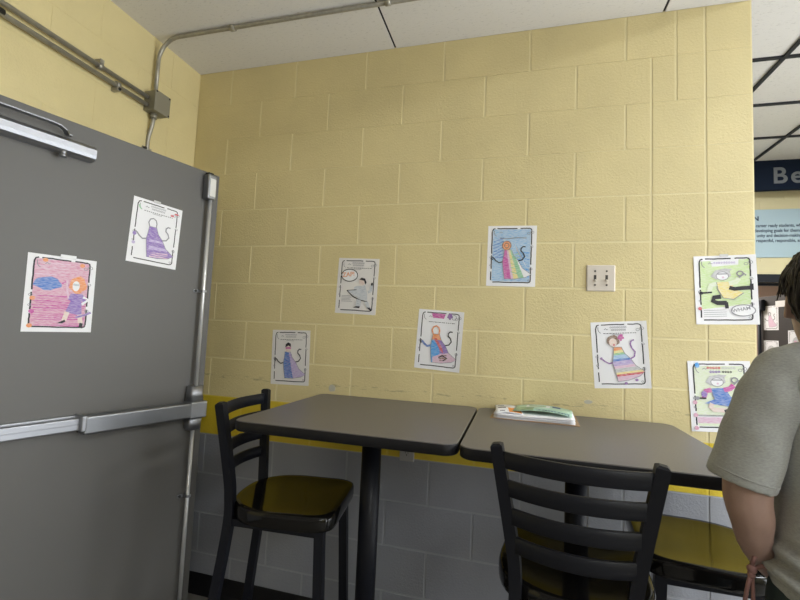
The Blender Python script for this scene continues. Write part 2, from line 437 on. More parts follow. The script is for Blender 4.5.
# overhead stop on the top of the leaf
bm = B()
prof = [(.0, 2.004), (.034, 2.004), (.043, 2.012), (.047, 2.024), (.047, 2.046), (.03, 2.062), (.0, 2.066)]
rings_loft(bm, [[(u, -o, z) for o, z in prof] for u in (-1.06, -.553)], caps=True)
for f in bm.faces: f.smooth = False
stop = part('overhead_stop', bm, m_alu, door)
bm = B(); tube(bm, [(-1.06, -.03, 2.097), (-.70, -.03, 2.099), (-.672, -.03, 2.097), (-.655, -.03, 2.088), (-.644, -.02, 2.078), (-.63, -.02, 2.077)], .012, square=True, ry=.0022, up=(0, 1, 0)); part('stop_arm', bm, m_alud, stop)
bm = B(); tube(bm, [(-.655, -.036, 2.012), (-.655, -.036, 1.992)], .010, 14); tube(bm, [(-.655, -.036, 1.994), (-.655, -.036, 1.985)], .0125, 6); part('stop_bolt', bm, m_alu, stop)

# ------------------------------------------------------------------ conduit and junction box on the left wall
t = thing('junction_box', 'square grey junction box where the conduits meet on the left wall', 'junction box', (-1.44, -.317, 2.49))
bm = B(); box(bm, 0, .066, -.045, .045, -.05, .05, .002, 1); obj('box_body', bm, m_box, t)
bm = B(); box(bm, .066, .072, -.048, .048, -.053, .053, .003); cv = obj('cover_plate', bm, m_box, t)
for y, z in ((-.040, .045), (.040, -.045), (.040, .045)):
    bm = B(); tube(bm, [(.072, y, z), (.0745, y, z)], .0045, 8); obj('cover_screw', bm, m_screw, cv)
def conduit(name, path, lab, clips=(), r=.0098, nut=None):
    bm = B(); tube(bm, path, r, 14)
    o = obj(name, bm, m_steel); tag(o, lab, 'conduit')
    for p, ax in clips:
        bm = B(); p = Vector(p); ax = Vector(ax)
        tube(bm, [p-ax*.012, p+ax*.012], r+.0035, 14)
        o2 = obj('coupling' if nut else 'strap', bm, m_box, o)
    return o
cx = -1.414
o = conduit('electrical_conduit', [(cx, -2.6, 2.505), (cx, -.366, 2.505)], 'upper of two parallel conduits running left from the junction box')
for y in (-.62, -1.6):
    bm = B(); tube(bm, [(cx, y-.010, 2.503), (cx, y+.010, 2.503)], .0145, 12); box(bm, -1.4405, -1.40, y-.009, y+.009, 2.513, 2.532, .001, 1); obj('conduit_strap', bm, m_steel, o)
o = conduit('electrical_conduit', [(cx, -2.6, 2.465), (cx, -.366, 2.465)], 'lower of two parallel conduits running left from the junction box')
for y in (-.53, -1.5):
    bm = B(); tube(bm, [(cx, y-.010, 2.470), (cx, y+.010, 2.470)], .0145, 12); box(bm, -1.4405, -1.40, y-.009, y+.009, 2.440, 2.460, .001, 1); s_ = obj('conduit_strap', bm, m_steel, o)
    bm = B(); tube(bm, [(-1.41, y, 2.449), (-1.396, y, 2.449)], .007, 8); obj('strap_screw', bm, m_screw, s_)
bm = B(); tube(bm, [(cx, -1.04, 2.470), (cx, -.985, 2.470)], .0135, 12); obj('coupling', bm, m_screw, o)
pth = [(cx, -.322, 2.54), (cx, -.322, 2.70)] + [tuple(p) for p in arc_pts((cx+.115, -.322, 2.716), (-1, 0, 0), (0, 0, 1), .115, 0, PI/2, 10)] + [(-.9, -.322, 2.8315), (2.0, -.31, 2.8315)]
pth = pth[:-1] + [(1.25, -.312, 2.8315)]
o = conduit('electrical_conduit', pth, 'conduit rising from the junction box and bending along the ceiling')
for x in (-.985, -.20):
    bm = B(); tube(bm, [(x-.012, -.3205, 2.8315), (x+.012, -.3205, 2.8315)], .0150, 12); obj('conduit_strap', bm, m_steel, o)
o = conduit('electrical_conduit', [(cx, -.322, 2.44), (cx, -.322, 2.405), (cx-.006, -.322, 2.375), (cx-.018, -.322, 2.33), (cx-.0225, -.322, 2.30), (cx-.0225, -.322, .4)], 'conduit dropping from the junction box behind the open door')
bm = B(); tube(bm, [(cx, -.322, 2.44), (cx, -.322, 2.415)], .016, 12); obj('connector', bm, m_box, o)
bm = B(); box(bm, -1.44, -1.43, -.352, -.30, 2.245, 2.265, .001, 1); s_ = obj('conduit_strap', bm, m_steel, o)
bm = B(); tube(bm, [(-1.432, -.345, 2.255), (-1.42, -.345, 2.255)], .007, 8); obj('strap_screw', bm, m_screw, s_)

# ------------------------------------------------------------------ switch, outlet
t = thing('light_switch', 'almond double toggle switch plate on the yellow block wall', 'light switch', (.719, 0, 1.670))
bm = B()
r0 = rrect(-.0575, .0575, -.057, .057, .004, 3); r1 = rrect(-.0535, .0535, -.053, .053, .004, 3)
rings_loft(bm, [[(x, 0, z) for x, z in r0], [(x, -.003, z) for x, z in r0], [(x, -.0065, z) for x, z in r1]])
for f in bm.faces: f.smooth = False
pl = obj('switch_plate', bm, m_plate, t)
for x in (-.023, .023):
    bm = B(); box(bm, x-.0052, x+.0052, -.0068, -.006, -.013, .013); sl = obj('toggle_slot', bm, m_slot, pl)
    bm = B(); box(bm, x-.004, x+.004, -.022, -.006, -.007, .001, .0015, 2, mtx=Matrix.Translation((x, 0, 0)) @ Matrix.Rotation(.35, 4, 'X') @ Matrix.Translation((-x, 0, -.004))); obj('toggle', bm, m_plate, t)
    for z in (.030, -.030):
        bm = B(); tube(bm, [(x, -.0064, z), (x, -.0082, z)], .0042, 10); obj('plate_screw', bm, m_slot, pl)
t = thing('power_outlet', 'grey power outlet on the yellow stripe below the tables', 'outlet', (-.107, 0, .857))
bm = B(); box(bm, -.035, .035, -.006, 0, -.0575, .0575, .003); pl = obj('outlet_plate', bm, m_plate2, t)
for z in (-.019, .019):
    bm = B(); tube(bm, [(0, -.006, z), (0, -.009, z)], .016, 16); rc = obj('receptacle', bm, m_plate2, pl)
    bm = B(); box(bm, -.0075, -.0055, -.0096, -.0088, z-.002, z+.007); box(bm, .0055, .0075, -.0096, -.0088, z-.002, z+.007); tube(bm, [(0, -.0088, z-.008), (0, -.0096, z-.008)], .003, 8); obj('outlet_slots', bm, m_slot, rc)
for nm, lab, x, z, w, h in (('tape_scrap', 'scrap of old tape on the wall above the left table', -.505, 1.107, .04, .035),
                            ('tape_scrap', 'scrap of old tape on the wall above the right table', .675, 1.139, .035, .018)):
    bm = B(); pts = [(x+w*(random.random()*.16+.42)*math.cos(a), z+h*(random.random()*.2+.42)*math.sin(a)) for a in [2*PI*k/9 for k in range(9)]]
    A = [bm.verts.new((px, .0003, pz)) for px, pz in pts]; C_ = [bm.verts.new((px, -.0012, pz)) for px, pz in pts]
    bm.faces.new(A); bm.faces.new(C_)
    for k in range(9): bm.faces.new((A[k], A[(k+1) % 9], C_[(k+1) % 9], C_[k]))
    tag(obj(nm, bm, m_residue), lab, 'tape')

# ------------------------------------------------------------------ drawings
PW, PH = .2159, .2794
class Page:
    def __init__(s, paper=None):
        s.bm = B(); s.mats = [paper or m_paper]; s.lay = 0
    def mi(s, m):
        if m not in s.mats: s.mats.append(m)
        return s.mats.index(m)
    def z(s):
        s.lay += 1; return .0006 + .00003*s.lay
    def P(s, p, z): return (p[0]*PW - PW/2, PH/2 - p[1]*PH, z)
    def fill(s, pts, m):
        z = s.z(); vs = [s.bm.verts.new(s.P(p, z)) for p in pts]
        f = s.bm.faces.new(vs); f.material_index = s.mi(m)
        if f.normal.z < 0: f.normal_flip()
    def stroke(s, pts, w, m, closed=False):
        z = s.z(); i = s.mi(m)
        Q = [Vector(s.P(p, z)) for p in pts]
        if closed: Q.append(Q[0])
        hw = w*PW/2*1.45; L = []
        for k in range(len(Q)):
            a = Q[max(0, k-1)]; b = Q[min(len(Q)-1, k+1)]; t = (b-a)
            if closed and k in (0, len(Q)-1): t = Q[1]-Q[-2]
            n = Vector((-t.y, t.x, 0)).normalized() if t.length > 1e-9 else Vector((0, 1, 0))
            L.append((s.bm.verts.new(Q[k]+n*hw), s.bm.verts.new(Q[k]-n*hw)))
        for A, C_ in zip(L, L[1:]):
            f = s.bm.faces.new((A[0], A[1], C_[1], C_[0])); f.material_index = i
    def blob(s, cx, cy, rx, ry, m, n=14, wob=0.):
        s.fill([(cx+rx*(1+wob*math.sin(k*2.3))*math.cos(2*PI*k/n), cy+ry*(1+wob*math.cos(k*1.7))*math.sin(2*PI*k/n)) for k in range(n)], m)
    def ring(s, cx, cy, rx, ry, w, m, a0=0, a1=2*PI, n=16):
        s.stroke([(cx+rx*math.cos(a0+(a1-a0)*k/n), cy+ry*math.sin(a0+(a1-a0)*k/n)) for k in range(n+1)], w, m)
    def scribble(s, x0, x1, y0, y1, n, w, m, slant=0.):
        pts = []
        for k in range(n+1):
            y = y0+(y1-y0)*k/n
            pts.append(((x0 if k % 2 else x1)+random.uniform(-.02, .02), y+slant*(k % 2)+random.uniform(-.006, .006)))
        s.stroke(pts, w, m)
    def border(s, m=m_ink, w=.013, title=True, foot=True):
        def seg(a, b, n=6, j=.003):
            s.stroke([(a[0]+(b[0]-a[0])*k/n+random.uniform(-j, j), a[1]+(b[1]-a[1])*k/n+random.uniform(-j, j)) for k in range(n+1)], w, m)
        x0, x1, y0, y1 = .09, .90, .045, .935
        seg((x0+.10, y0), (x0+.52, y0)); seg((x0+.58, y0), (x1-.04, y0)); s.stroke([(x1-.04, y0), (x1-.01, y0+.012), (x1, y0+.04)], w, m)
        seg((x1, y0+.04), (x1, y0+.27)); seg((x1, y0+.30), (x1, y0+.60)); seg((x1, y0+.64), (x1, y1-.03)); s.stroke([(x1, y1-.03), (x1-.015, y1-.008), (x1-.05, y1)], w, m)
        seg((x1-.05, y1), (x0+.04, y1)); seg((x0, y1-.03), (x0, y1-.17)); seg((x0, y1-.22), (x0, y0+.45)); seg((x0, y0+.42), (x0, y0+.05)); s.stroke([(x0, y0+.05), (x0+.02, y0+.01), (x0+.06, y0)], w, m)
        # printed doodles on the border
        g = m_inkg
        for (cx, cy, r) in ((.91, .11, .035), (.84, .13, .03), (.91, .345, .026), (.90, .71, .03), (.08, .53, .025), (.08, .66, .022), (.86, .90, .02)):
            s.ring(cx, cy, r, r*.6, .006, g, n=9)
        s.ring(.19, .10, .06, .07, .008, g, PI*.55, PI*1.1, 8); s.stroke([(.24, .12), (.27, .10), (.29, .12), (.31, .11)], .008, g)
        if title:
            for k, (a, b) in enumerate(((.36, .66), (.38, .64))):
                x = a
                while x < b:
                    s.ring(x, .085+.04*k, .012, .012, .005, g, n=6); x += .034
            x = .22
            while x < .80:
                l = random.uniform(.02, .05); s.stroke([(x, .175), (x+l, .176)], .008, m_ink); x += l+.014
            s.stroke([(.38, .195), (.58, .197)], .006, g)
    def build(s, name, lab, mtx, tape=None, curl=None, thick=.0005):
        bm = s.bm
        b0 = B()
        for f in bm.faces: pass
        # the sheet itself
        n0 = len(bm.faces)
        box(bm, -PW/2, PW/2, -PH/2, PH/2, 0, thick)
        if curl:
            for k in range(1, 10):
                for co, no in (((-PW/2+PW*k/10, 0, 0), (1, 0, 0)), ((0, -PH/2+PH*k/10, 0), (0, 1, 0))):
                    bmesh.ops.bisect_plane(bm, geom=bm.verts[:]+bm.edges[:]+bm.faces[:], plane_co=co, plane_no=no)
            for v in bm.verts: v.co.z += curl(v.co.x/PW+.5, .5-v.co.y/PH)
        me = bpy.data.meshes.new(name); bm.to_mesh(me); bm.free(); b0.free()
        for m in s.mats: me.materials.append(m)
        o = bpy.data.objects.new(name, me); COL.objects.link(o); o.matrix_world = mtx
        tag(o, lab, 'drawing', "children's coloured-in pages taped up on the wall and doors")
        if tape:
            bt = B()
            for (u, v, w, h, a) in tape:
                c = s.P((u, v), 0); zz = .0007+.00003*s.lay + (curl(u, v) if curl else 0)
                box(bt, -w/2, w/2, -h/2, h/2, 0, .0003, mtx=Matrix.Translation((c[0], c[1], zz)) @ Matrix.Rotation(a, 4, 'Z'))
            obj('tape_strip', bt, m_tape, o)
        return o
def wall_mtx(x, z, rot, off=0., shear=0):
    return Matrix.Translation((x, -off, z)) @ Matrix.Rotation(math.radians(rot), 4, 'Y').inverted() @ Matrix(((1, 0, 0, 0), (0, 0, -1, 0), (0, 1, 0, 0), (0, 0, 0, 1)))
def door_mtx(u, z, rot, off=.0015, dm=None):
    return (dm or DM) @ Matrix.Translation((u, -off, z)) @ Matrix.Rotation(math.radians(-rot), 4, 'Y') @ Matrix(((1, 0, 0, 0), (0, 0, -1, 0), (0, 1, 0, 0), (0, 0, 0, 1)))
K = dict(purple=crayon('crayon_purple', (.23, .12, .46)), lilac=crayon('crayon_lilac', (.42, .30, .62), .6), blue=crayon('crayon_blue', (.05, .17, .55)),
         sky=crayon('crayon_sky_blue', (.16, .42, .72), .5, -.5), cyan=crayon('crayon_bright_blue', (.02, .30, .75)), pink=crayon('crayon_pink', (.62, .20, .36), .55, .05),
         rose=crayon('crayon_rose', (.66, .34, .52), .5), magenta=crayon('crayon_magenta', (.55, .05, .34)), red=crayon('crayon_red', (.60, .05, .07)),
         orange=crayon('crayon_orange', (.80, .27, .06)), yellow=crayon('crayon_yellow', (.80, .66, .16), .6), green=crayon('crayon_green', (.16, .50, .22), .6),
         lime=crayon('crayon_lime', (.52, .72, .24), .55, -.7), grey=crayon('crayon_grey', (.38, .38, .40), .5), brown=crayon('crayon_brown', (.22, .12, .06)),
         slate=crayon('pencil_blue_grey', (.36, .42, .50), .4), flesh=crayon('crayon_flesh', (.74, .50, .38), .4), paleg=crayon('crayon_pale_green', (.66, .76, .48), .5, -.9),
         black=m_ink, violet=crayon('crayon_dark_violet', (.22, .06, .34)))
APRON = [(.395, .40), (.53, .40), (.575, .50), (.66, .58), (.74, .70), (.90, .80), (.80, .85), (.60, .88), (.41, .88), (.385, .74), (.365, .60), (.385, .50)]
def apron_lines(p, m=m_ink, loop=True, w=.011):
    p.stroke(APRON, w*.7, m_inkg, True)
    p.stroke([AX(q) for q in [(.365, .60), (.30, .615), (.24, .58), (.20, .54), (.17, .52), (.15, .545), (.185, .565)]], w*1.6, m)
    p.stroke([AX(q) for q in [(.66, .58), (.73, .565), (.775, .51), (.75, .455), (.705, .42), (.705, .375), (.74, .345), (.785, .35)]], w*1.6, m)
    if loop: p.stroke([AX(q) for q in [(.40, .40), (.375, .34), (.40, .285), (.455, .265), (.505, .29), (.525, .34), (.52, .40)]], w*1.4, m)
def clip(poly, a, b, c):
    """part of a polygon with a*x + b*y <= c"""
    out = []
    for p, q in zip(poly, poly[1:]+poly[:1]):
        dp = a*p[0]+b*p[1]-c; dq = a*q[0]+b*q[1]-c
        if dp <= 0: out.append(p)
        if dp*dq < 0:
            t = dp/(dp-dq); out.append((p[0]+t*(q[0]-p[0]), p[1]+t*(q[1]-p[1])))
    return out
AX = lambda p_: (.47+(p_[0]-.5)*1.10, p_[1])
APRON = [AX(q) for q in APRON]
TP = [(.5, .0, .05, .012, 0)]
# pink page on the door
p = Page(); p.fill([(.10, .06), (.89, .05), (.89, .93), (.10, .93)], K['pink'])
p.scribble(.12, .88, .52, .92, 26, .02, K['magenta']); p.scribble(.12, .6, .09, .26, 9, .02, K['rose'])
p.border(w=.016, title=False)
p.blob(.30, .37, .20, .085, K['blue'], wob=.12); p.stroke([(.50, .36), (.55, .33), (.60, .38)], .02, K['magenta'])
p.blob(.74, .36, .135, .115, K['orange'], wob=.12); p.blob(.71, .375, .055, .07, m_paper); p.stroke([(.665, .355), (.755, .36)], .022, K['slate'])
p.fill([(.64, .48), (.82, .48), (.88, .56), (.85, .60), (.81, .57), (.83, .78), (.58, .73), (.65, .58), (.60, .56)], K['purple'])
p.stroke([(.83, .52), (.92, .55), (.82, .62)], .03, m_paper); p.stroke([(.61, .55), (.585, .45), (.57, .3)], .02, K['rose'])
p.stroke([(.61, .73), (.57, .85)], .05, K['flesh']); p.stroke([(.80, .76), (.82, .88)], .05, K['flesh'])
p.fill([(.47, .885), (.58, .835), (.60, .86), (.55, .885)], m_ink); p.fill([(.81, .87), (.86, .88), (.85, .95), (.80, .925)], m_ink)
p.stroke([(.74, .80), (.86, .77), (.97, .725)], .025, K['purple'])
for x, y in ((.11, .57), (.11, .74), (.10, .92), (.78, .09), (.24, .07)): p.blob(x, y, .04, .028, K['orange'] if y != .74 else K['magenta'], n=8)
p.build('coloring_page', 'pink crayon page of an orange-haired girl with a blue cloud, on the grey door', door_mtx(-.606, 1.485, .5), tape=[(.56, -.005, .05, .014, 0)])
# purple apron page on the door
p = Page(); p.border(); p.fill(APRON, K['purple'])
p.fill([(.385, .60), (.66, .60), (.68, .63), (.385, .64)], K['lilac']); p.fill([(.39, .70), (.74, .70), (.78, .74), (.39, .76)], K['lilac']); p.scribble(.42, .80, .79, .86, 5, .02, K['rose'])
apron_lines(p, m_inkg); p.blob(.88, .10, .05, .016, K['red'], n=9); p.blob(.79, .14, .04, .018, K['red'], n=9); p.ring(.19, .12, .07, .05, .016, K['green'], PI*.6, PI*1.1)
p.blob(.09, .56, .04, .03, K['purple'], n=7); p.blob(.09, .70, .035, .025, K['lilac'], n=7)
p.build('coloring_page', 'purple apron drawing high on the grey door near its edge', door_mtx(-.281, 1.782, -2.2), tape=[(.45, -.004, .03, .012, 0)])
# grey hero page
p = Page(m_paper_grey); p.border(w=.014)
p.blob(.30, .31, .21, .115, m_paper, n=18, wob=.10); p.ring(.30, .31, .20, .11, .014, m_ink, n=18)
text_into(p.bm, 'ZAP!', .031, Matrix.Translation((-.080, .043, p.z())) @ Matrix.Rotation(.12, 4, 'Z'), p.mi(K['orange']), .0001, .0006)
p.blob(.62, .42, .075, .065, K['flesh']); p.fill([(.55, .38), (.60, .345), (.69, .36), (.73, .43), (.70, .47), (.67, .40)], m_ink)
p.blob(.53, .54, .10, .045, K['slate']); p.fill([(.52, .50), (.70, .48), (.76, .60), (.78, .76), (.60, .74), (.42, .66), (.26, .585), (.50, .57)], K['slate']); p.stroke([(.26, .585), (.42, .69), (.60, .75), (.78, .77)], .014, m_ink); p.stroke([(.26, .585), (.50, .565)], .010, m_ink)
p.stroke([(.78, .60), (.84, .58), (.86, .48)], .045, K['slate']); p.blob(.865, .455, .025, .03, m_ink, n=7)
p.fill([(.52, .73), (.63, .75), (.62, .86), (.50, .86)], K['slate']); p.fill([(.70, .77), (.80, .77), (.86, .87), (.78, .89)], K['slate'])
p.fill([(.44, .885), (.52, .86), (.61, .86), (.60, .89)], m_ink); p.fill([(.78, .875), (.85, .87), (.91, .92), (.88, .935)], m_ink)
for k in range(5): p.stroke([(.14, .68+.025*k), (.14+.28*random.uniform(.7, 1), .68+.025*k)], .006, m_inkg)
p.build('coloring_page', 'mostly uncoloured grey page of a caped figure with a ZAP burst', wall_mtx(-.400, 1.619, -1.6))
# small blue cloak page
p = Page(m_paper_grey); p.border(w=.014)
L_ = clip(APRON, 1, -.28, .345); R_ = clip(APRON, -1, .28, -.345)
p.fill(L_, K['blue']); p.fill(R_, K['lilac']); p.scribble(.40, .55, .45, .86, 16, .014, K['purple'])
apron_lines(p, loop=False); p.blob(.44, .335, .075, .075, K['flesh']); p.fill([(.36, .32), (.37, .26), (.43, .225), (.50, .25), (.51, .31), (.44, .285)], m_ink); p.stroke([(.37, .335), (.51, .325)], .03, K['magenta'])
p.build('coloring_page', 'blue and lilac caped figure page, lowest at left above the tall stool', wall_mtx(-.745, 1.245, 1.4))
# multicolour apron page
p = Page(); p.border(w=.014, title=False)
for k in range(14):
    l = random.uniform(.02, .04); p.stroke([(.24+.042*k, .20), (.24+.042*k+l, .205)], .008, m_ink)
p.fill([(.29, .055), (.60, .06), (.57, .135), (.33, .13)], K['magenta']); p.blob(.70, .09, .06, .05, K['violet'], wob=.25); p.ring(.79, .105, .05, .04, .008, m_inkg)
p.fill(clip(APRON, 0, 1, .50), K['orange']); p.fill(clip(clip(APRON, 0, -1, -.50), 1, -.25, .36), K['cyan'])
p.fill(clip(clip(clip(APRON, 0, -1, -.50), -1, .25, -.36), 0, 1, .72), K['purple']); p.fill([(.385, .48), (.44, .47), (.58, .62), (.62, .72), (.54, .66)], K['red'])
p.fill([(.40, .88), (.385, .79), (.52, .74), (.66, .71), (.74, .70), (.90, .80), (.80, .85), (.60, .88)], K['rose'])
p.scribble(.54, .70, .74, .83, 9, .018, K['brown']); p.stroke([(.52, .79), (.60, .75), (.70, .79), (.62, .84)], .02, m_ink)
apron_lines(p, m_ink, loop=False); p.stroke([AX(q) for q in [(.40, .40), (.375, .34), (.40, .285), (.455, .265), (.505, .29), (.525, .34), (.52, .40)]], .022, K['orange'])
p.stroke([AX(q) for q in [(.365, .60), (.30, .615), (.24, .58), (.19, .53)]], .03, K['blue'])
p.build('coloring_page', 'apron drawing with orange, blue, purple and pink patches and purple title', wall_mtx(.024, 1.370, -2.9), curl=lambda u, v: .006*max(0, u-.6)**2*6)
# blue page with rainbow cloak
p = Page(); p.fill([(.11, .06), (.88, .06), (.88, .92), (.11, .92)], K['sky']); p.scribble(.12, .34, .20, .52, 12, .022, K['blue'], .05); p.scribble(.6, .88, .45, .85, 14, .02, K['cyan'], -.04); p.scribble(.25, .86, .12, .20, 6, .02, K['sky'])
p.fill([(.56, .28), (.62, .42), (.84, .72), (.70, .50), (.60, .40)], m_paper)
p.border(w=.015, title=False); p.stroke([(.25, .205), (.40, .215), (.60, .20), (.80, .205)], .012, m_inkg)
p.fill(APRON, m_paper)
p.fill(clip(clip(APRON, 1, -.24, .345), 1, 0, .6), K['magenta']); p.fill(clip(clip(APRON, -1, .24, -.30), 1, -.26, .385), K['rose'])
p.fill(clip(clip(APRON, -1, .26, -.33), 1, -.40, .34), K['yellow']); p.fill(clip(clip(APRON, -1, .40, -.31), 1, -.55, .30), K['green'])
p.scribble(.50, .66, .46, .80, 10, .016, K['green']); apron_lines(p, loop=False, w=.010)
p.blob(.40, .33, .09, .075, K['orange']); p.ring(.40, .33, .09, .075, .012, K['brown']); p.ring(.40, .33, .045, .04, .012, K['brown'])
p.build('coloring_page', 'blue crayon page with a rainbow-cloaked figure, left of the light switch', wall_mtx(.343, 1.769, -.6))
# rainbow striped dress page
p = Page(); p.border(w=.014)
AP2 = [(.39, .385), (.53, .385), (.58, .48), (.68, .56), (.76, .66), (.91, .75), (.82, .82), (.62, .88), (.43, .90), (.40, .76), (.35, .62), (.38, .50)]
bands = [(.36, .43, 'orange'), (.43, .47, 'yellow'), (.47, .50, 'green'), (.50, .56, 'sky'), (.56, .59, 'blue'), (.59, .66, 'lilac'), (.66, .70, 'rose'), (.70, .76, 'grey'), (.76, .79, 'yellow'), (.79, .82, 'red'), (.82, .95, 'rose')]
for a, b, c in bands:
    q = clip(clip(AP2, -.10, -1, -a-.05), .10, 1, b+.05)
    if len(q) > 2: p.fill(q, K[c])
p.stroke(AP2, .008, m_inkg, True)
p.stroke([(.36, .62), (.29, .63), (.22, .60), (.17, .565)], .018, K['violet']); p.blob(.155, .555, .025, .02, K['violet'], n=7)
p.stroke([(.68, .56), (.745, .53), (.765, .46), (.71, .40), (.69, .34), (.71, .295), (.76, .28)], .018, K['violet'])
p.blob(.39, .29, .115, .085, K['brown'], wob=.1); p.blob(.385, .315, .07, .065, K['flesh']); p.blob(.40, .35, .022, .014, K['red'], n=7); p.blob(.53, .24, .055, .045, K['magenta'], wob=.3)
p.blob(.57, .925, .03, .022, K['violet'], n=7); p.blob(.76, .875, .03, .022, K['violet'], n=7)
p.build('coloring_page', 'rainbow-striped dress drawing under the light switch', wall_mtx(.798, 1.346, 4.2), curl=lambda u, v: .007*max(0, u-.7)**2*8)
# green pages
def doodle(p, body, sleeve, legs, hair):
    p.fill([(.27, .30), (.35, .215), (.50, .19), (.62, .20), (.58, .235), (.60, .30), (.52, .345), (.36, .35)], hair); p.blob(.46, .30, .10, .06, m_paper); p.ring(.46, .30, .10, .06, .008, m_inkg)
    p.stroke([(.38, .27), (.54, .27)], .014, m_inkg); p.blob(.47, .32, .02, .014, K['rose'], n=7)
    p.fill([(.36, .39), (.58, .38), (.66, .50), (.78, .55), (.62, .64), (.46, .62), (.38, .50)], body); p.stroke([(.36, .39), (.38, .50), (.46, .62), (.62, .64), (.78, .55)], .009, m_inkg)
    p.stroke([(.36, .41), (.27, .43), (.24, .50)], .06, sleeve); p.stroke([(.56, .41), (.66, .39), (.72, .34)], .06, sleeve)
    p.blob(.235, .52, .04, .025, sleeve, n=8); p.ring(.74, .27, .05, .035, .016, m_inkg, n=10); p.stroke([(.72, .33), (.80, .27), (.83, .30)], .02, m_inkg)
p = Page(); p.fill([(.10, .08), (.89, .06), (.89, .68), (.56, .74), (.10, .78)], K['lime']); p.fill([(.28, .08), (.74, .06), (.72, .14), (.30, .16)], m_paper)
p.scribble(.55, .88, .58, .70, 8, .03, K['lime'], .03); p.border(w=.016, title=False)
for k in range(9): p.ring(.34+.04*k, .105, .012, .012, .006, K['lilac'], n=6)
doodle(p, K['yellow'], K['paleg'], None, K['grey'])
p.stroke([(.56, .47), (.64, .49), (.76, .48), (.90, .475)], .05, m_ink); p.fill([(.88, .42), (.935, .42), (.935, .51), (.88, .505)], m_ink)
p.stroke([(.42, .60), (.31, .61), (.29, .66), (.36, .69), (.51, .69)], .055, m_ink); p.stroke([(.50, .68), (.51, .77)], .04, m_ink)
p.stroke([(.10, .545), (.28, .535)], .022, m_ink); p.blob(.10, .545, .035, .025, m_ink, n=8)
p.blob(.76, .80, .19, .085, m_paper, n=18, wob=.10); p.ring(.76, .80, .185, .08, .012, m_inkg, n=20)
text_into(p.bm, 'WHAM', .0195, Matrix.Translation((.020, -.092, p.z())) @ Matrix.Rotation(.20, 4, 'Z'), p.mi(m_inkg), .0001, .0003)
for k in range(4): p.stroke([(.13, .80+.03*k), (.50, .79+.03*k)], .005, m_inkg)
p.blob(.07, .77, .035, .025, K['red'], n=9)
p.build('coloring_page', 'green page with a kicking figure in yellow, at the wall corner', wall_mtx(1.182, 1.628, 2.0), curl=lambda u, v: .016*(u-.35)**2-.0002, tape=[(.5, .0, .03, .010, 0)])
p = Page(); p.fill([(.10, .07), (.89, .07), (.89, .77), (.10, .77)], K['paleg']); p.fill([(.11, .80), (.89, .79), (.89, .88), (.11, .88)], K['rose']); p.fill([(.11, .88), (.89, .88), (.89, .92), (.11, .92)], K['paleg'])
p.border(w=.015, title=False)
for k in range(5): p.ring(.33+.045*k, .10, .015, .013, .010, K['red'], n=6)
for k in range(5): p.ring(.57+.045*k, .10, .015, .013, .007, K['grey'], n=6)
for k in range(4): p.ring(.37+.045*k, .155, .015, .013, .010, K['purple'], n=6)
for k in range(4): p.ring(.57+.04*k, .155, .013, .012, .007, m_ink, n=6)
doodle(p, K['blue'], K['magenta'], None, K['grey']); p.blob(.24, .47, .05, .045, K['purple'], n=9)
p.fill([(.40, .42), (.56, .42), (.66, .52), (.68, .60), (.50, .62), (.24, .60), (.40, .54)], K['blue'])
p.stroke([(.36, .60), (.33, .65), (.38, .69), (.58, .69)], .055, K['flesh']); p.stroke([(.57, .68), (.60, .75)], .045, m_ink)
p.stroke([(.09, .53), (.27, .53)], .022, m_ink); p.blob(.12, .53, .045, .028, m_inkg, n=8); p.blob(.155, .06, .04, .04, K['cyan'], n=9)
for k in range(3): p.stroke([(.12, .765+.008*k), (.85, .76+.008*k)], .004, m_inkg)
for y in (.59, .77, .95): p.blob(.08, y, .04, .03, K['pink'], n=8)
p.build('coloring_page', 'green page with a blue-dressed figure, half hidden behind the person', wall_mtx(1.161, 1.202, 3.2), curl=lambda u, v: .008*(u-.5)**2)

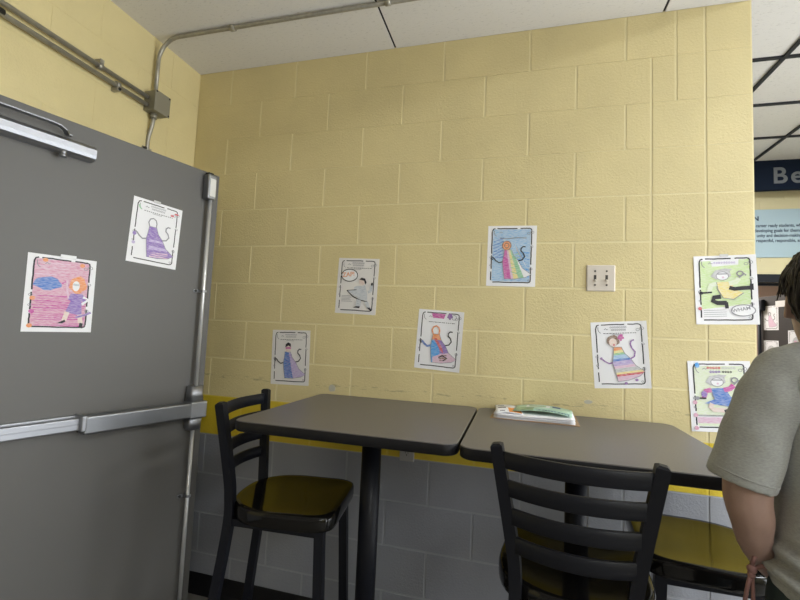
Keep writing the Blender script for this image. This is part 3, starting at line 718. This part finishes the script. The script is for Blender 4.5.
# ------------------------------------------------------------------ tables
TT = 1.078
def table(lab, x0, x1, y0, y1, cx, cy):
    t = thing('bar_table', lab, 'table', (cx, cy, 0), group=None)
    bm = B(); pr = rrect(x0-cx, x1-cx, y0-cy, y1-cy, .045, 8); pi = rrect(x0-cx+.0025, x1-cx-.0025, y0-cy+.0025, y1-cy-.0025, .043, 8)
    rings_loft(bm, [[(x, y, TT-.002) for x, y in pr], [(x, y, TT) for x, y in pi]])
    for f in bm.faces: f.smooth = False
    top = obj('tabletop', bm, m_lam, t)
    bm = B(); e = .004
    prs = [(0, TT-.002), (-.0015, TT-.002), (0, TT-.004), (0, TT-.031), (-.004, TT-.035)]
    rings_loft(bm, [[(x, y, z) for x, y in rrect(x0-cx-d, x1-cx+d, y0-cy-d, y1-cy+d, .045, 8)] for d, z in [(-.004, TT-.0021), (-.0005, TT-.0021), (.0008, TT-.004), (.0008, TT-.031), (-.002, TT-.035)]])
    obj('edge_band', bm, m_edge, top)
    bm = B(); tube(bm, [(0, 0, .055), (0, 0, TT-.05)], .038, 28); obj('column', bm, m_frame, t)
    bm = B()
    for a in (0, PI/2): box(bm, -.25, .25, -.03, .03, TT-.052, TT-.0355, .003, 1, mtx=Matrix.Rotation(a+PI/4, 4, 'Z'))
    lathe(bm, [(.05, TT-.07), (.07, TT-.052)], 20); obj('top_plate', bm, m_frame, t)
    bm = B()
    for a in (0, PI/2):
        m_ = Matrix.Rotation(a, 4, 'Z')
        prof = [(-.29, .012), (-.27, .026), (-.06, .058), (.06, .058), (.27, .026), (.29, .012), (.29, .004), (-.29, .004)]
        A = [bm.verts.new(m_ @ Vector((x, -.04, z))) for x, z in prof]; C_ = [bm.verts.new(m_ @ Vector((x, .04, z))) for x, z in prof]
        for k in range(8): bm.faces.new((A[k], A[(k+1) % 8], C_[(k+1) % 8], C_[k]))
        bm.faces.new(A); bm.faces.new(C_)
        for sx in (-.27, .27):
            c = m_ @ Vector((sx, 0, 0)); lathe(bm, [(.018, 0), (.018, .006)], 12, (c.x, c.y, 0))
    obj('base', bm, m_frame, t)
    return t
table('square charcoal bar table on the left with a bare top', -.554, .2125, -.719, -.004, -.160, -.372)
table('square charcoal bar table on the right with papers lying on it', .2205, .985, -.733, -.004, .585, -.385)

# ------------------------------------------------------------------ stools
SG = 'black ladder-back bar stools'
def make_stool(lab):
    t = thing('bar_stool', lab, 'bar stool', group=SG)
    def outline(sc, n=40):
        out = []
        for k in range(n):
            a = 2*PI*k/n; x, y = math.cos(a), math.sin(a)
            if y >= 0:   # squarish front
                pw = 9
                rx = .193 + .012*max(0, 1-abs(y)*1.5); px = rx*math.copysign(abs(x)**(2/pw), x); py = .214*abs(y)**(2/pw)
            else:        # rounded rear
                pw = 2.35
                px = .205*math.copysign(abs(x)**(2/pw), x); py = -.205*abs(y)**(2/pw)
            out.append((px*sc, py*sc))
        return out
    bm = B()
    def lv(sc, z): return [(x, y, z + (0 if sc > .9 else .0)) for x, y in outline(sc)]
    V = rings_loft(bm, [lv(.955, .704), lv(.99, .708), lv(1.0, .720), lv(1.0, .745), lv(.985, .756), lv(.955, .760), lv(.88, .7575), lv(.6, .753), lv(.3, .7515), lv(.05, .751)])
    seat = obj('seat', bm, m_seat, t)
    ZT = 1.121
    def post(s):
        bm = B()
        pth = [(s*.180, -.252, .012), (s*.163, -.224, .30), (s*.147, -.194, .56), (s*.138, -.182, .70), (s*.1385, -.184, .78), (s*.147, -.190, .86), (s*.189, -.2175, 1.113)]
        # smooth the bends
        P = [Vector(p) for p in pth]; Q = []
        for i in range(len(P)-1):
            p0 = P[max(0, i-1)]; p1 = P[i]; p2 = P[i+1]; p3 = P[min(len(P)-1, i+2)]
            for k in range(5):
                u = k/5; Q.append(.5*((2*p1)+(p2-p0)*u+(2*p0-5*p1+4*p2-p3)*u*u+(3*p1-p0-3*p2+p3)*u**3))
        Q.append(P[-1])
        n = len(Q); r = [.0155]*n
        tube(bm, Q, r, square=True, up=(0, 1, 0)); 
        top = P[-1]; tt = (Q[-1]-Q[-2]).normalized()
        tube(bm, [top-tt*.0005, top+tt*.004, top+tt*.009], [.0155, .0150, .0085], square=True, up=(0, 1, 0))
        o = obj('back_leg', bm, m_frame, t)
        bm = B(); box(bm, s*.180-.019, s*.180+.019, -.271, -.233, 0, .016, .003, 1); obj('foot_glide', bm, m_screw, o)
    for s in (-1, 1): post(s)
    for s in (-1, 1):
        bm = B(); tube(bm, [(s*.165, .165, .706), (s*.170, .172, .55), (s*.186, .196, .012)], .0165, square=True, up=(0, 1, 0)); o = obj('front_leg', bm, m_frame, t)
        bm = B(); box(bm, s*.186-.020, s*.186+.020, .176, .216, 0, .016, .003, 1); obj('foot_glide', bm, m_screw, o)
    # slats, bowed towards the back
    for z in (1.082, 1.010, .938, .866):
        u = (z-.78)/(1.113-.78); hw = .1385+(.189-.1385)*u; yp = -.184+(-.2175+.184)*u
        bm = B(); N = 16; rings = []
        for k in range(N+1):
            x = -hw+2*hw*k/N; y = yp - .042*(1-(x/hw)**2); sl = math.atan2(.084*x/hw**2, 1)
            nx, ny = -math.sin(sl), math.cos(sl)
            rr = []
            for dy, dz in ((.006, .020), (.004, .0215), (-.004, .0215), (-.006, .020), (-.006, -.020), (-.004, -.0215), (.004, -.0215), (.006, -.020)):
                rr.append((x+nx*dy, y+ny*dy-(.1 * dz), z+dz))
            rings.append(rr)
        rings_loft(bm, rings)
        obj('back_slat', bm, m_frame, t)
    # seat frame and foot rests
    bm = B(); tube(bm, [(-.137, -.170, .692), (.137, -.170, .692)], .012, square=True); tube(bm, [(-.165, .165, .692), (.165, .165, .692)], .012, square=True)
    for s in (-1, 1): tube(bm, [(s*.137, -.170, .692), (s*.165, .165, .692)], .012, square=True)
    obj('seat_frame', bm, m_frame, t)
    for a, b in (((-.180, .187, .20), (.180, .187, .20)), ((-.173, -.240, .22), (.173, -.240, .22)), ((-.175, -.243, .17), (-.181, .188, .17)), ((.175, -.243, .17), (.181, .188, .17))):
        bm = B(); tube(bm, [a, b], .0125, square=True); obj('foot_rail', bm, m_frame, t)
    return t
def copy_tree(o, parent=None):
    c = o.copy(); COL.objects.link(c); c.parent = parent
    for ch in [x for x in ALL if x.parent == o]: copy_tree(ch, c)
    return c
st = make_stool('black bar stool at the left table with its glossy seat in view')
ALL = list(COL.objects)
st.location = (-.454, -.44, 0); st.rotation_euler.z = math.radians(-81.7)
s2 = copy_tree(st); s2['label'] = 'black bar stool in the foreground seen from behind its slatted back'
s2.location = (.546, -.622, 0); s2.rotation_euler.z = math.radians(-6.9)
s3 = copy_tree(st); s3['label'] = 'black bar stool at the right table, partly hidden behind the person'
s3.location = (.990, -.318, 0); s3.rotation_euler.z = math.radians(86)

# ------------------------------------------------------------------ papers on the right table
T0 = TT
t = tag(obj('cardboard_backing', box(B(), -.165, .165, -.118, .118, 0, .0022, .0006, 1), m_card), 'brown cardboard sheet under the stack of papers on the right table', 'cardboard')
t.location = (.452, -.130, T0+.0003); t.rotation_euler.z = math.radians(-3)
for k in range(7):
    a = random.uniform(-2.5, 2.5); z = T0+.003+k*.0021
    bm = B(); N = 14; rows = []
    for i in range(N+1):
        u = -.150+.300*i/N; w = .0012*math.sin(3*u/.15+k)+.001*k*abs(u/.15)**3*.5
        rows.append([(u, -.108, w+.0012), (u, .108, w+.0012), (u, .108, w+.0004), (u, -.108, w+.0004)])
    rings_loft(bm, rows)
    o = obj('paper_sheet', bm, m_paper); o.location = (.447+random.uniform(-.006, .006), -.126+random.uniform(-.005, .005), z); o.rotation_euler.z = math.radians(-3+a*.6)
    tag(o, 'white sheets stacked on the cardboard on the right table', 'paper', 'white sheets under the leaflets')
m_mint = mat('mint_leaflet', (.42, .62, .50), .4); m_green2 = mat('green_leaflet', (.26, .42, .24), .4, var=.5, vscale=25); m_or = mat('orange_print', (.80, .30, .06), .5)
def leaflet(name, lab, w, h, m, loc, rz, bow, marks=(), tilt=0):
    bm = B(); N = 12; ms = [m]; rows = []
    f = lambda u: bow*(1-(2*u)**2)
    for i in range(N+1):
        u = i/N-.5; z = f(u); rows.append([(u*w, -h/2, z+.0012), (u*w, h/2, z+.0012), (u*w, h/2, z), (u*w, -h/2, z)])
    rings_loft(bm, rows)
    for (x0, x1, y0, y1, mm, lift) in marks:
        if mm not in ms: ms.append(mm)
        n = 5; V = []
        for i in range(n+1):
            u = x0+(x1-x0)*i/n; z = f(u)+.0013+lift*.0002
            V.append((bm.verts.new((u*w, y0*h, z)), bm.verts.new((u*w, y1*h, z))))
        for A, C_ in zip(V, V[1:]):
            fc = bm.faces.new((A[0], C_[0], C_[1], A[1])); fc.material_index = ms.index(mm)
    o = obj(name, bm, ms); o.location = loc; o.rotation_euler = (tilt, 0, rz)
    return tag(o, lab, 'leaflet')
TZ = T0+.003+7*.0021
m_navyp = mat('navy_print', (.04, .09, .20), .5); m_whitep = mat('white_print_panel', (.75, .77, .76), .5)
marks = [(-.30, .12, .08, .40, m_whitep, 1), (-.25, .05, .14, .32, m_green2, 2), (.16, .30, .20, .42, m_navyp, 2)] + [(x, x+.035, -.42, -.33, m_navyp, 2) for x in (-.06, 0, .05, .10, .15, .20, .27, .32, .37, .42)] + [(-.12, .46, -.30, -.27, m_navyp, 2), (-.45, -.15, -.45, .05, m_green2, 1)]
leaflet('leaflet', 'mint green leaflet on top of the papers on the right table', .225, .165, m_mint, (.486, -.112, TZ+.006), math.radians(-6), .012, marks)
leaflet('leaflet', 'leaflet with an orange patch at the left end of the papers', .105, .19, m_paper, (.350, -.118, TZ+.0005), math.radians(4), .005, [(-.02, .46, -.46, .10, m_or, 1), (-.40, -.10, .05, .16, m_ink, 1), (-.36, -.16, -.36, -.28, m_ink, 1), (-.40, -.15, .30, .40, m_inkg, 1)])

# ------------------------------------------------------------------ hall: sign, poster, dark door with pages
t = thing('hanging_sign', 'navy sign board with grey letters high on the far wall', 'sign', (2.9, 2.80, 3.05))
bm = B(); box(bm, -1.4, .72, -.02, .03, -.145, .1445, .002, 1); obj('sign_board', bm, m_navy, t)
RX = Matrix.Rotation(PI/2, 4, 'X')
for ch, dx in (('B', 0), ('e', .146)):
    bm = B(); text_into(bm, ch, .218, Matrix.Translation((-.206+dx, -.021, -.082)) @ RX, ext=.002, bold=.004); obj('letter', bm, m_signlet, t)
t = thing('poster', 'pale blue text poster on the far wall below the navy sign', 'poster', (2.9, FY, 2.52))
bm = B(); box(bm, -1.2, 1.1, -.012, -.0004, -.24, .238, .001, 1); obj('poster_board', bm, m_poster, t)
bm = B()
bm2 = B(); text_into(bm2, 'N', .060, Matrix.Translation((-.292, -.0125, .128)) @ RX, ext=.0006, bold=.0024); obj('heading_letter', bm2, m_posterink, t)
ln = [ ('career ready students, who a', -.272, .062, .044, .0009), ('developing goals for themselves', -.285, .012, .044, .0009), ('unity and decision-making', -.266, -.037, .044, .0009), ('respectful, responsible, and c', -.272, -.087, .044, .0009)]
for s_, x_, z_, sz, bo in ln: text_into(bm, s_, sz, Matrix.Translation((x_, -.0125, z_)) @ RX @ Matrix.Diagonal((.80, 1, 1, 1)), ext=.0006, bold=bo)
obj('lettering', bm, m_posterink, t)
BA = Vector((3.165, 4.09, 0)); BU = (Vector((.2, -.98, 0))).normalized(); BN = Vector((BU.y, -BU.x, 0))
BM = Matrix(((BU.x, -BN.x, 0, BA.x), (BU.y, -BN.y, 0, BA.y), (0, 0, 1, 0), (0, 0, 0, 1)))
bm = B(); box(bm, 0, .93, 0, .045, .012, 2.0, .002, 1); d2 = obj('door_2', bm, m_bdoor); d2.matrix_world = BM; d2['kind'] = 'structure'
bm = B(); tube(bm, [(.055, -.03, .1), (.055, -.03, 1.93)], .017, 12); obj('vertical_rod', bm, m_bframe, d2)
bm = B(); box(bm, .01, .12, -.05, 0, 1.83, 1.965, .015, 3); obj('top_latch', bm, m_bframe, d2)
bm = B(); box(bm, .02, .90, -.07, 0, 1.0, 1.07, .008, 2); obj('push_bar', bm, m_bframe, d2)
bm = B(); box(bm, .42, .78, -.03, .02, 1.985, 2.025, .004, 1); obj('closer', bm, m_alud, d2)
p = Page(); p.border(title=False); p.fill(APRON, K['rose']); apron_lines(p)
p.build('coloring_page', 'pink apron page on the dark door in the far doorway', door_mtx(.19, 1.745, 0, dm=BM))
p = Page(); p.border(title=False); p.blob(.5, .4, .25, .2, K['grey']); p.fill(APRON, K['rose'])
p.build('coloring_page', 'lower page on the dark far door, just above the shoulder of the person', door_mtx(.185, 1.345, 0, dm=BM))
p = Page(); p.border(title=False); p.blob(.5, .5, .25, .25, K['grey']); p.fill(APRON, K['pink'])
p.build('coloring_page', 'page on the dark far door beside the neck of the person', door_mtx(.53, 1.46, 0, dm=BM))
bm = B(); box(bm, -.11, .11, -.003, 0, -.035, .035); o = tag(obj('door_plate', bm, m_paper_grey), 'small pale plate near the top of the dark far door', 'sign'); o.matrix_world = BM @ Matrix.Translation((.37, -.001, 1.90))

# ------------------------------------------------------------------ person standing at the right, back to the camera
P0 = Vector((1.085, -.90, 0)); RV = Vector((.985, -.17, 0)).normalized(); FV = Vector((.17, .985, 0)).normalized(); ZV = Vector((0, 0, 1))
def L(x, y, z): return P0 + RV*x + FV*y + ZV*z
def remeshed(name, bm, m, vox, smooth, parent=None, post=None):
    o = obj(name, bm, m)
    md = o.modifiers.new('r', 'REMESH'); md.mode = 'VOXEL'; md.voxel_size = vox; md.use_smooth_shade = True
    sm = o.modifiers.new('s', 'SMOOTH'); sm.factor = .5; sm.iterations = smooth
    bpy.context.view_layer.update()
    dg = bpy.context.evaluated_depsgraph_get()
    me = bpy.data.meshes.new_from_object(o.evaluated_get(dg)); old = o.data
    o.modifiers.clear(); o.data = me; me.name = name; bpy.data.meshes.remove(old)
    if not me.materials: me.materials.append(m)
    if post:
        ns = [v.normal.copy() for v in me.vertices]
        for v, n in zip(me.vertices, ns): v.co += n*post(v.co, n)
    for v in me.vertices: v.co -= P0
    for p_ in me.polygons: p_.use_smooth = True
    if parent: o.parent = parent
    else: o.location = P0
    return o
def limb(bm, pts, n=16):
    """tapering limb: (point, radius) pairs, smoothly interpolated"""
    P = [Vector(p) for p, r in pts]; R = [r for p, r in pts]; Q = []; W = []
    for i in range(len(P)-1):
        p0 = P[max(0, i-1)]; p3 = P[min(len(P)-1, i+2)]
        for k in range(4):
            u = k/4; Q.append(.5*((2*P[i])+(P[i+1]-p0)*u+(2*p0-5*P[i]+4*P[i+1]-p3)*u*u+(3*P[i]-p0-3*P[i+1]+p3)*u**3)); W.append(R[i]+(R[i+1]-R[i])*u)
    Q.append(P[-1]); W.append(R[-1])
    tube(bm, Q, W, n)
def torso(bm, rows, n=32):
    rings_loft(bm, [ell(L(0, fo, z) if not callable(z) else z, RV*hw, FV*hd, n, 2.3) for z, hw, hd, fo in rows])
HC = Vector((1.044, -.850, 1.516)); HYAW = math.radians(-10)
HR = Vector((math.cos(HYAW), math.sin(HYAW), 0)); HF = Vector((-math.sin(HYAW), math.cos(HYAW), 0))
def HL(x, y, z): return HC + HR*x + HF*y + ZV*z
bm = B()
torso(bm, [(.78, .15, .10, 0), (.86, .165, .115, 0), (.95, .155, .105, 0), (1.06, .145, .10, 0), (1.2, .155, .105, 0), (1.30, .170, .095, 0), (1.365, .14, .075, 0), (1.40, .07, .06, 0), (1.42, .05, .05, 0)])
limb(bm, [((1.078, -.895, 1.36), .058), ((1.06, -.880, 1.42), .053), ((1.045, -.865, 1.46), .052), ((1.035, -.855, 1.50), .055)])
rings_loft(bm, [ell(HL(0, fo, z), HR*w, HF*d, 24) for z, w, d, fo in ((-.116, .026, .028, .058), (-.10, .044, .048, .042), (-.07, .058, .075, .020), (-.03, .067, .090, .008), (.02, .073, .096, 0), (.06, .070, .091, -.004), (.09, .055, .074, -.006), (.108, .032, .045, -.006), (.116, .008, .010, -.006))])
rings_loft(bm, [ell(HL(0, .095+d, z), HR*w, HF*h_, 10) for z, w, h_, d in ((.022, .007, .012, -.004), (0, .010, .016, .003), (-.018, .015, .020, .006), (-.030, .010, .010, .0))])
for s in (-1, 1):   # ears
    c = HL(s*.073, -.004, -.012); ev = (HF*.9+ZV*0-HR*s*.35).normalized()
    rings_loft(bm, [ell(c+ZV*z+HF*(-.012*z/.03)+HR*s*.004, ev*w, HR*s*.008, 12) for z, w in ((-.033, .006), (-.024, .012), (0, .018), (.018, .020), (.028, .013), (.033, .004))])
for s in (-1, 1):   # lips line and brow
    rings_loft(bm, [ell(HL(s*.03, .086, z), HR*.022, HF*.012, 10) for z in (.028, .036)])
limb(bm, [(L(-.10, 0, 1.35), .048), ((.934, -.888, 1.340), .046), ((.870, -.905, 1.20), .046), ((.854, -.905, 1.10), .044), ((.862, -.902, 1.046), .040), ((.887, -.868, .972), .030), ((.965, -.797, .890), .025), ((1.000, -.772, .880), .025)])
limb(bm, [(L(.10, 0, 1.35), .048), (L(.150, .01, 1.342), .048), (L(.205, .0, 1.20), .052), (L(.235, .0, 1.05), .046), (L(.205, .06, .975), .038), (L(.13, .135, .905), .027), (L(.105, .15, .890), .026)])
for w0, dr, hand in (((1.000, -.770, .890), Vector((.80, .35, -.45)).normalized(), 1), (tuple(L(.105, .15, .890)), Vector((-.86, .25, -.45)).normalized(), -1)):
    w0 = Vector(w0); sd = ZV.cross(dr).normalized(); nn = dr.cross(sd).normalized()
    up_ = -nn if nn.z < 0 else nn
    rings_loft(bm, [ell(w0+dr*d, up_*a, sd*b, 14) for d, a, b in ((-.01, .024, .018), (.02, .032, .016), (.055, .038, .014), (.078, .037, .012))])
    for i, (off, ln_) in enumerate(((-.027, .058), (-.009, .068), (.010, .072), (.028, .064))):
        a = w0+dr*.072+up_*off; cu = -sd*hand
        limb(bm, [(a-dr*.02, .0085), (a+dr*ln_*.4, .0085), (a+dr*ln_*.72+cu*.010, .0078), (a+dr*ln_*.92+cu*.026, .0066)], 8)
    a = w0+dr*.015+up_*.026
    limb(bm, [(a, .011), (a+dr*.028+up_*.022, .0098), (a+dr*.058+up_*.026-sd*hand*.006, .0078)], 8)
for s in (-1, 1):
    limb(bm, [(L(s*.085, 0, .82), .085), (L(s*.092, .01, .62), .072), (L(s*.092, .015, .46), .052), (L(s*.095, -.005, .32), .050), (L(s*.098, -.015, .10), .036), (L(s*.098, -.01, .05), .037)])
    rings_loft(bm, [ell(L(s*.102, y, z), RV*w, ZV*h_, 12) for y, z, w, h_ in ((-.06, .035, .025, .03), (0, .04, .032, .036), (.08, .03, .038, .024), (.15, .022, .03, .016), (.17, .02, .015, .01))])
person = remeshed('person', bm, m_skin, .0055, 4)
tag(person, 'person in a grey t-shirt and dark trousers seen from behind at the right edge', 'person')
# shirt
def hemz(a):    # a: 0 right, pi/2 front, pi left, 3pi/2 back
    return .868 + .050*max(0, -math.cos(a))**1.5 + .02*max(0, math.sin(a)) - .002*max(0, -math.sin(a))
bm = B()
rows = [(.0, .190, .142, 0), (.93, .196, .146, 0), (1.0, .182, .136, 0), (1.08, .172, .130, 0), (1.2, .182, .126, 0), (1.28, .188, .118, -.004), (1.345, .184, .104, -.006), (1.388, .150, .090, -.006), (1.418, .094, .078, -.002), (1.438, .068, .066, .004), (1.442, .060, .060, .004)]
R_ = []
for z, hw, hd, fo in rows:
    r = ell(L(0, fo, z), RV*hw, FV*hd, 40, 2.3)
    if z == 0: r = [Vector((p_.x, p_.y, hemz(2*PI*k/40))) for k, p_ in enumerate(r)]
    R_.append(r)
rings_loft(bm, R_)
def folds(co, n):
    d = co-P0; x = d.dot(RV); y = d.dot(FV); z = co.z
    w = .0022*noise.noise(co*9) + .0012*noise.noise(co*22)
    low = max(0, 1-abs(z-.955)/.085)           # bunched cloth at the waist
    side = .35+.65*max(0, min(1, (.02-x)/.15))
    w += low*side*.0125*math.sin((z*1.0+x*.55)*135+1.6*noise.noise(co*7))
    up = max(0, 1-abs(z-1.24)/.12)              # drag lines from the armpit
    if x > -.2: w += up*.0042*math.sin((x*.9-z*.42)*95+1.2*noise.noise(co*6))
    hem = math.exp(-((z-hemz(math.atan2(y, x))-.012)/.008)**2) if abs(x) < .22 else 0
    return w - .0006*hem
shirt = remeshed('t_shirt', bm, m_shirt, .0065, 6, person, folds)
def sleeve_folds(co, n):
    return .0026*noise.noise(co*10)+.0017*math.sin((co.x*.8+co.z*.6+co.y*.3)*85+2*noise.noise(co*6))*max(0, min(1, (co.z-1.12)/.12))
for pts in ([(L(-.06, -.005, 1.365), .050), ((.944, -.888, 1.356), .058), ((.896, -.900, 1.284), .062), ((.862, -.906, 1.190), .062), ((.842, -.902, 1.116), .0625)],
            [(L(.06, -.005, 1.365), .050), (L(.145, .0, 1.355), .058), (L(.185, .0, 1.270), .067), (L(.205, .0, 1.185), .069), (L(.225, .0, 1.105), .069)]):
    bm = B(); limb(bm, pts, 24)
    remeshed('sleeve', bm, m_shirt, .0065, 4, shirt, sleeve_folds)
# neck and cuff seams
bm = B()
tube(bm, [p_-P0 for p_ in ell(L(0, .004, 1.438), RV*.067, FV*.065, 30)] + [ell(L(0, .004, 1.438), RV*.067, FV*.065, 30)[0]-P0], .006, 8); obj('collar_rib', bm, m_shirt, shirt)
bm = B()
ax = (Vector((.842, -.902, 1.116))-Vector((.862, -.906, 1.190))).normalized(); u_ = ax.cross(ZV).normalized(); v_ = ax.cross(u_)
rr = ell(Vector((.842, -.902, 1.116))-ax*.020, u_*.062, v_*.062, 36)
tube(bm, [p_-P0 for p_ in rr]+[rr[0]-P0], .0012, 6); obj('cuff_seam', bm, m_shirt, shirt)
# trousers
bm = B()
torso(bm, [(.70, .165, .118, 0), (.78, .182, .130, 0), (.86, .184, .132, 0), (.93, .176, .126, 0), (.98, .165, .118, 0)])
for s in (-1, 1): limb(bm, [(L(s*.088, 0, .80), .095), (L(s*.092, .01, .62), .088), (L(s*.094, .012, .46), .072), (L(s*.097, 0, .28), .066), (L(s*.099, -.012, .06), .062)])
remeshed('trousers', bm, m_pants, .008, 5, person, lambda co, n: .004*noise.noise(co*11))
for s in (-1, 1):
    bm = B()
    rings_loft(bm, [ell(L(s*.103, y, z)-P0, RV*w, ZV*h_, 16, 2.6) for y, z, w, h_ in ((-.085, .045, .02, .035), (-.07, .045, .036, .045), (0, .045, .042, .045), (.08, .036, .047, .036), (.15, .03, .042, .028), (.185, .025, .02, .018))])
    obj('shoe', bm, m_shoe, person)
# cord hanging at the waist
bm = B()
kn = Vector((.866, -.892, .936))
tube(bm, [p_-P0 for p_ in [Vector((.900, -.880, .958)), Vector((.884, -.892, .972)), Vector((.870, -.894, .962)), kn+Vector((0, 0, .008))]], .0042, 8)
tube(bm, [p_-P0 for p_ in [Vector((.902, -.884, .944)), Vector((.885, -.893, .946)), kn]], .0042, 8)
sphere(bm, kn-P0, .0095, 10, 8); sphere(bm, kn-P0-Vector((.001, .0, .012)), .0075, 10, 8)
for dx in (-.012, .006):
    tube(bm, [p_-P0 for p_ in [kn, kn+Vector((dx*.5-.002, .0, -.035)), kn+Vector((dx-.003, .003, -.085)), kn+Vector((dx*1.3, .004, -.15))]], .0040, 8)
obj('waist_cord', bm, m_cord, person, smooth=True)
# eyes and lips
for s in (-1, 1):
    bm = B(); sphere(bm, HL(s*.031, .078, .012)-P0, .012, 12, 8); obj('eye', bm, m_paper, person)
bm = B(); rings_loft(bm, [ell(HL(x, .092-.5*abs(x)**1.6, -.058)-P0, HF*.006, ZV*h_, 8) for x, h_ in ((-.022, .001), (-.01, .005), (0, .006), (.01, .005), (.022, .001))]); obj('lips', bm, mat('lip_skin', (.40, .16, .13), .5), person)
# hair: short, covering crown, back and nape, with loose locks
bm = B(); NU, NV = 64, 40; grid = {}
def hair_pt(a, t, lift=0.):
    d = Vector((math.sin(t)*math.cos(a), math.sin(t)*math.sin(a), math.cos(t)))   # x right, y forward
    rx, ry, rz = .084, .106, .117
    w = noise.noise(Vector((d.x*9, d.y*9, d.z*2.2)))*.007 + noise.noise(Vector((d.x*26, d.y*26, d.z*4)))*.004
    p_ = Vector((d.x*rx, d.y*ry-.010, d.z*rz+.008))
    if d.z < 0: p_ *= 1+.05*d.z; p_.y += .012*d.z
    return d, p_ + p_.normalized()*(w+lift)
def has_hair(d):
    if d.y > .35: thr = .50-.1*(1-d.y)
    elif d.y > -.08: thr = .10
    else: thr = -.86
    return d.z > thr
for i in range(NU):
    for j in range(NV+1):
        a = 2*PI*i/NU; t_ = .03+(PI*.93)*j/NV
        d, p_ = hair_pt(a, t_); grid[i, j] = (d, bm.verts.new(HL(*p_)-P0))
for i in range(NU):
    for j in range(NV):
        q = [grid[i, j], grid[(i+1) % NU, j], grid[(i+1) % NU, j+1], grid[i, j+1]]
        d = sum((x[0] for x in q), Vector())/4
        if has_hair(d):
            f = bm.faces.new([x[1] for x in q]); f.smooth = True
bm.faces.new([grid[i, 0][1] for i in range(NU)])
bmesh.ops.delete(bm, geom=[v for v in bm.verts if not v.link_faces], context='VERTS')
bmesh.ops.recalc_face_normals(bm, faces=bm.faces)
ret = bmesh.ops.solidify(bm, geom=bm.faces[:], thickness=.016)
rnd = random.Random(3)
for k in range(170):
    a = rnd.uniform(0, 2*PI); t0 = rnd.uniform(.2, 1.2); pts = []; rr = []
    ln_ = rnd.uniform(.5, 1.0); da = rnd.uniform(-.25, .25)
    for q in range(7):
        t_ = t0+ln_*q/6; aa = a+da*q/6
        d, p_ = hair_pt(aa, min(t_, 2.75), .002+.003*math.sin(q/6*PI)+(.006 if q == 6 else 0)*rnd.random())
        if not has_hair(d) and d.y > -.22 and q > 2 and d.z < .02: break
        pts.append(HL(*p_)-P0); rr.append(.0055*(1-.75*(q/6)))
    if len(pts) > 3: tube(bm, pts, rr, 6)
for (a, t0, t1) in ((PI*1.0, 1.15, 1.62), (PI*.96, 1.1, 1.58), (PI*.90, 1.15, 1.66), (PI*1.04, 1.2, 1.6), (PI*.86, 1.0, 1.5)):   # wisps at the left temple
    pts = [HL(*hair_pt(a, t0+(t1-t0)*q/6, .002+.010*(q/6)**2)[1])-P0 for q in range(7)]
    tube(bm, pts, [.0045*(1-.8*q/6) for q in range(7)], 6)
obj('hair', bm, m_hair, person)

# ------------------------------------------------------------------ light
w = bpy.data.worlds.new('World'); S.world = w; w.use_nodes = True
bg = w.node_tree.nodes['Background']; bg.inputs[0].default_value = (1.0, .93, .82, 1); bg.inputs[1].default_value = .31
def area(name, loc, target, sx, sy, e, col):
    l = bpy.data.lights.new(name, 'AREA'); l.shape = 'RECTANGLE'; l.size = sx; l.size_y = sy; l.energy = e; l.color = col
    o = bpy.data.objects.new(name, l); COL.objects.link(o); o.location = loc
    o.rotation_euler = (Vector(target)-Vector(loc)).to_track_quat('-Z', 'Y').to_euler()
    return o
area('window_daylight', (3.80, -.9, 1.28), (-2, -.9, 1.28), 3.3, 2.3, 175, (.93, .97, 1.0))
area('corridor_light', (2.4, 4.7, 2.65), (2.4, 4.7, 0), .6, 1.2, 75, (1, .93, .86))

# ------------------------------------------------------------------ camera
cam = bpy.data.cameras.new('Camera'); co = bpy.data.objects.new('Camera', cam); COL.objects.link(co)
cam.sensor_fit = 'HORIZONTAL'; cam.sensor_width = 36; cam.lens = 19.3543; cam.clip_start = .05
co.matrix_world = Matrix(((.96437758, -.0235346, .26348058, .37514214), (.26082787, -.08144798, -.96194337, -2.00615368), (.04409891, .99639969, -.07240812, 1.40364558), (0, 0, 0, 1)))
S.camera = co
S.view_settings.view_transform = 'Standard'; S.view_settings.look = 'None'; S.view_settings.gamma = 1; S.view_settings.use_curve_mapping = False
S.view_settings.exposure = 0.0
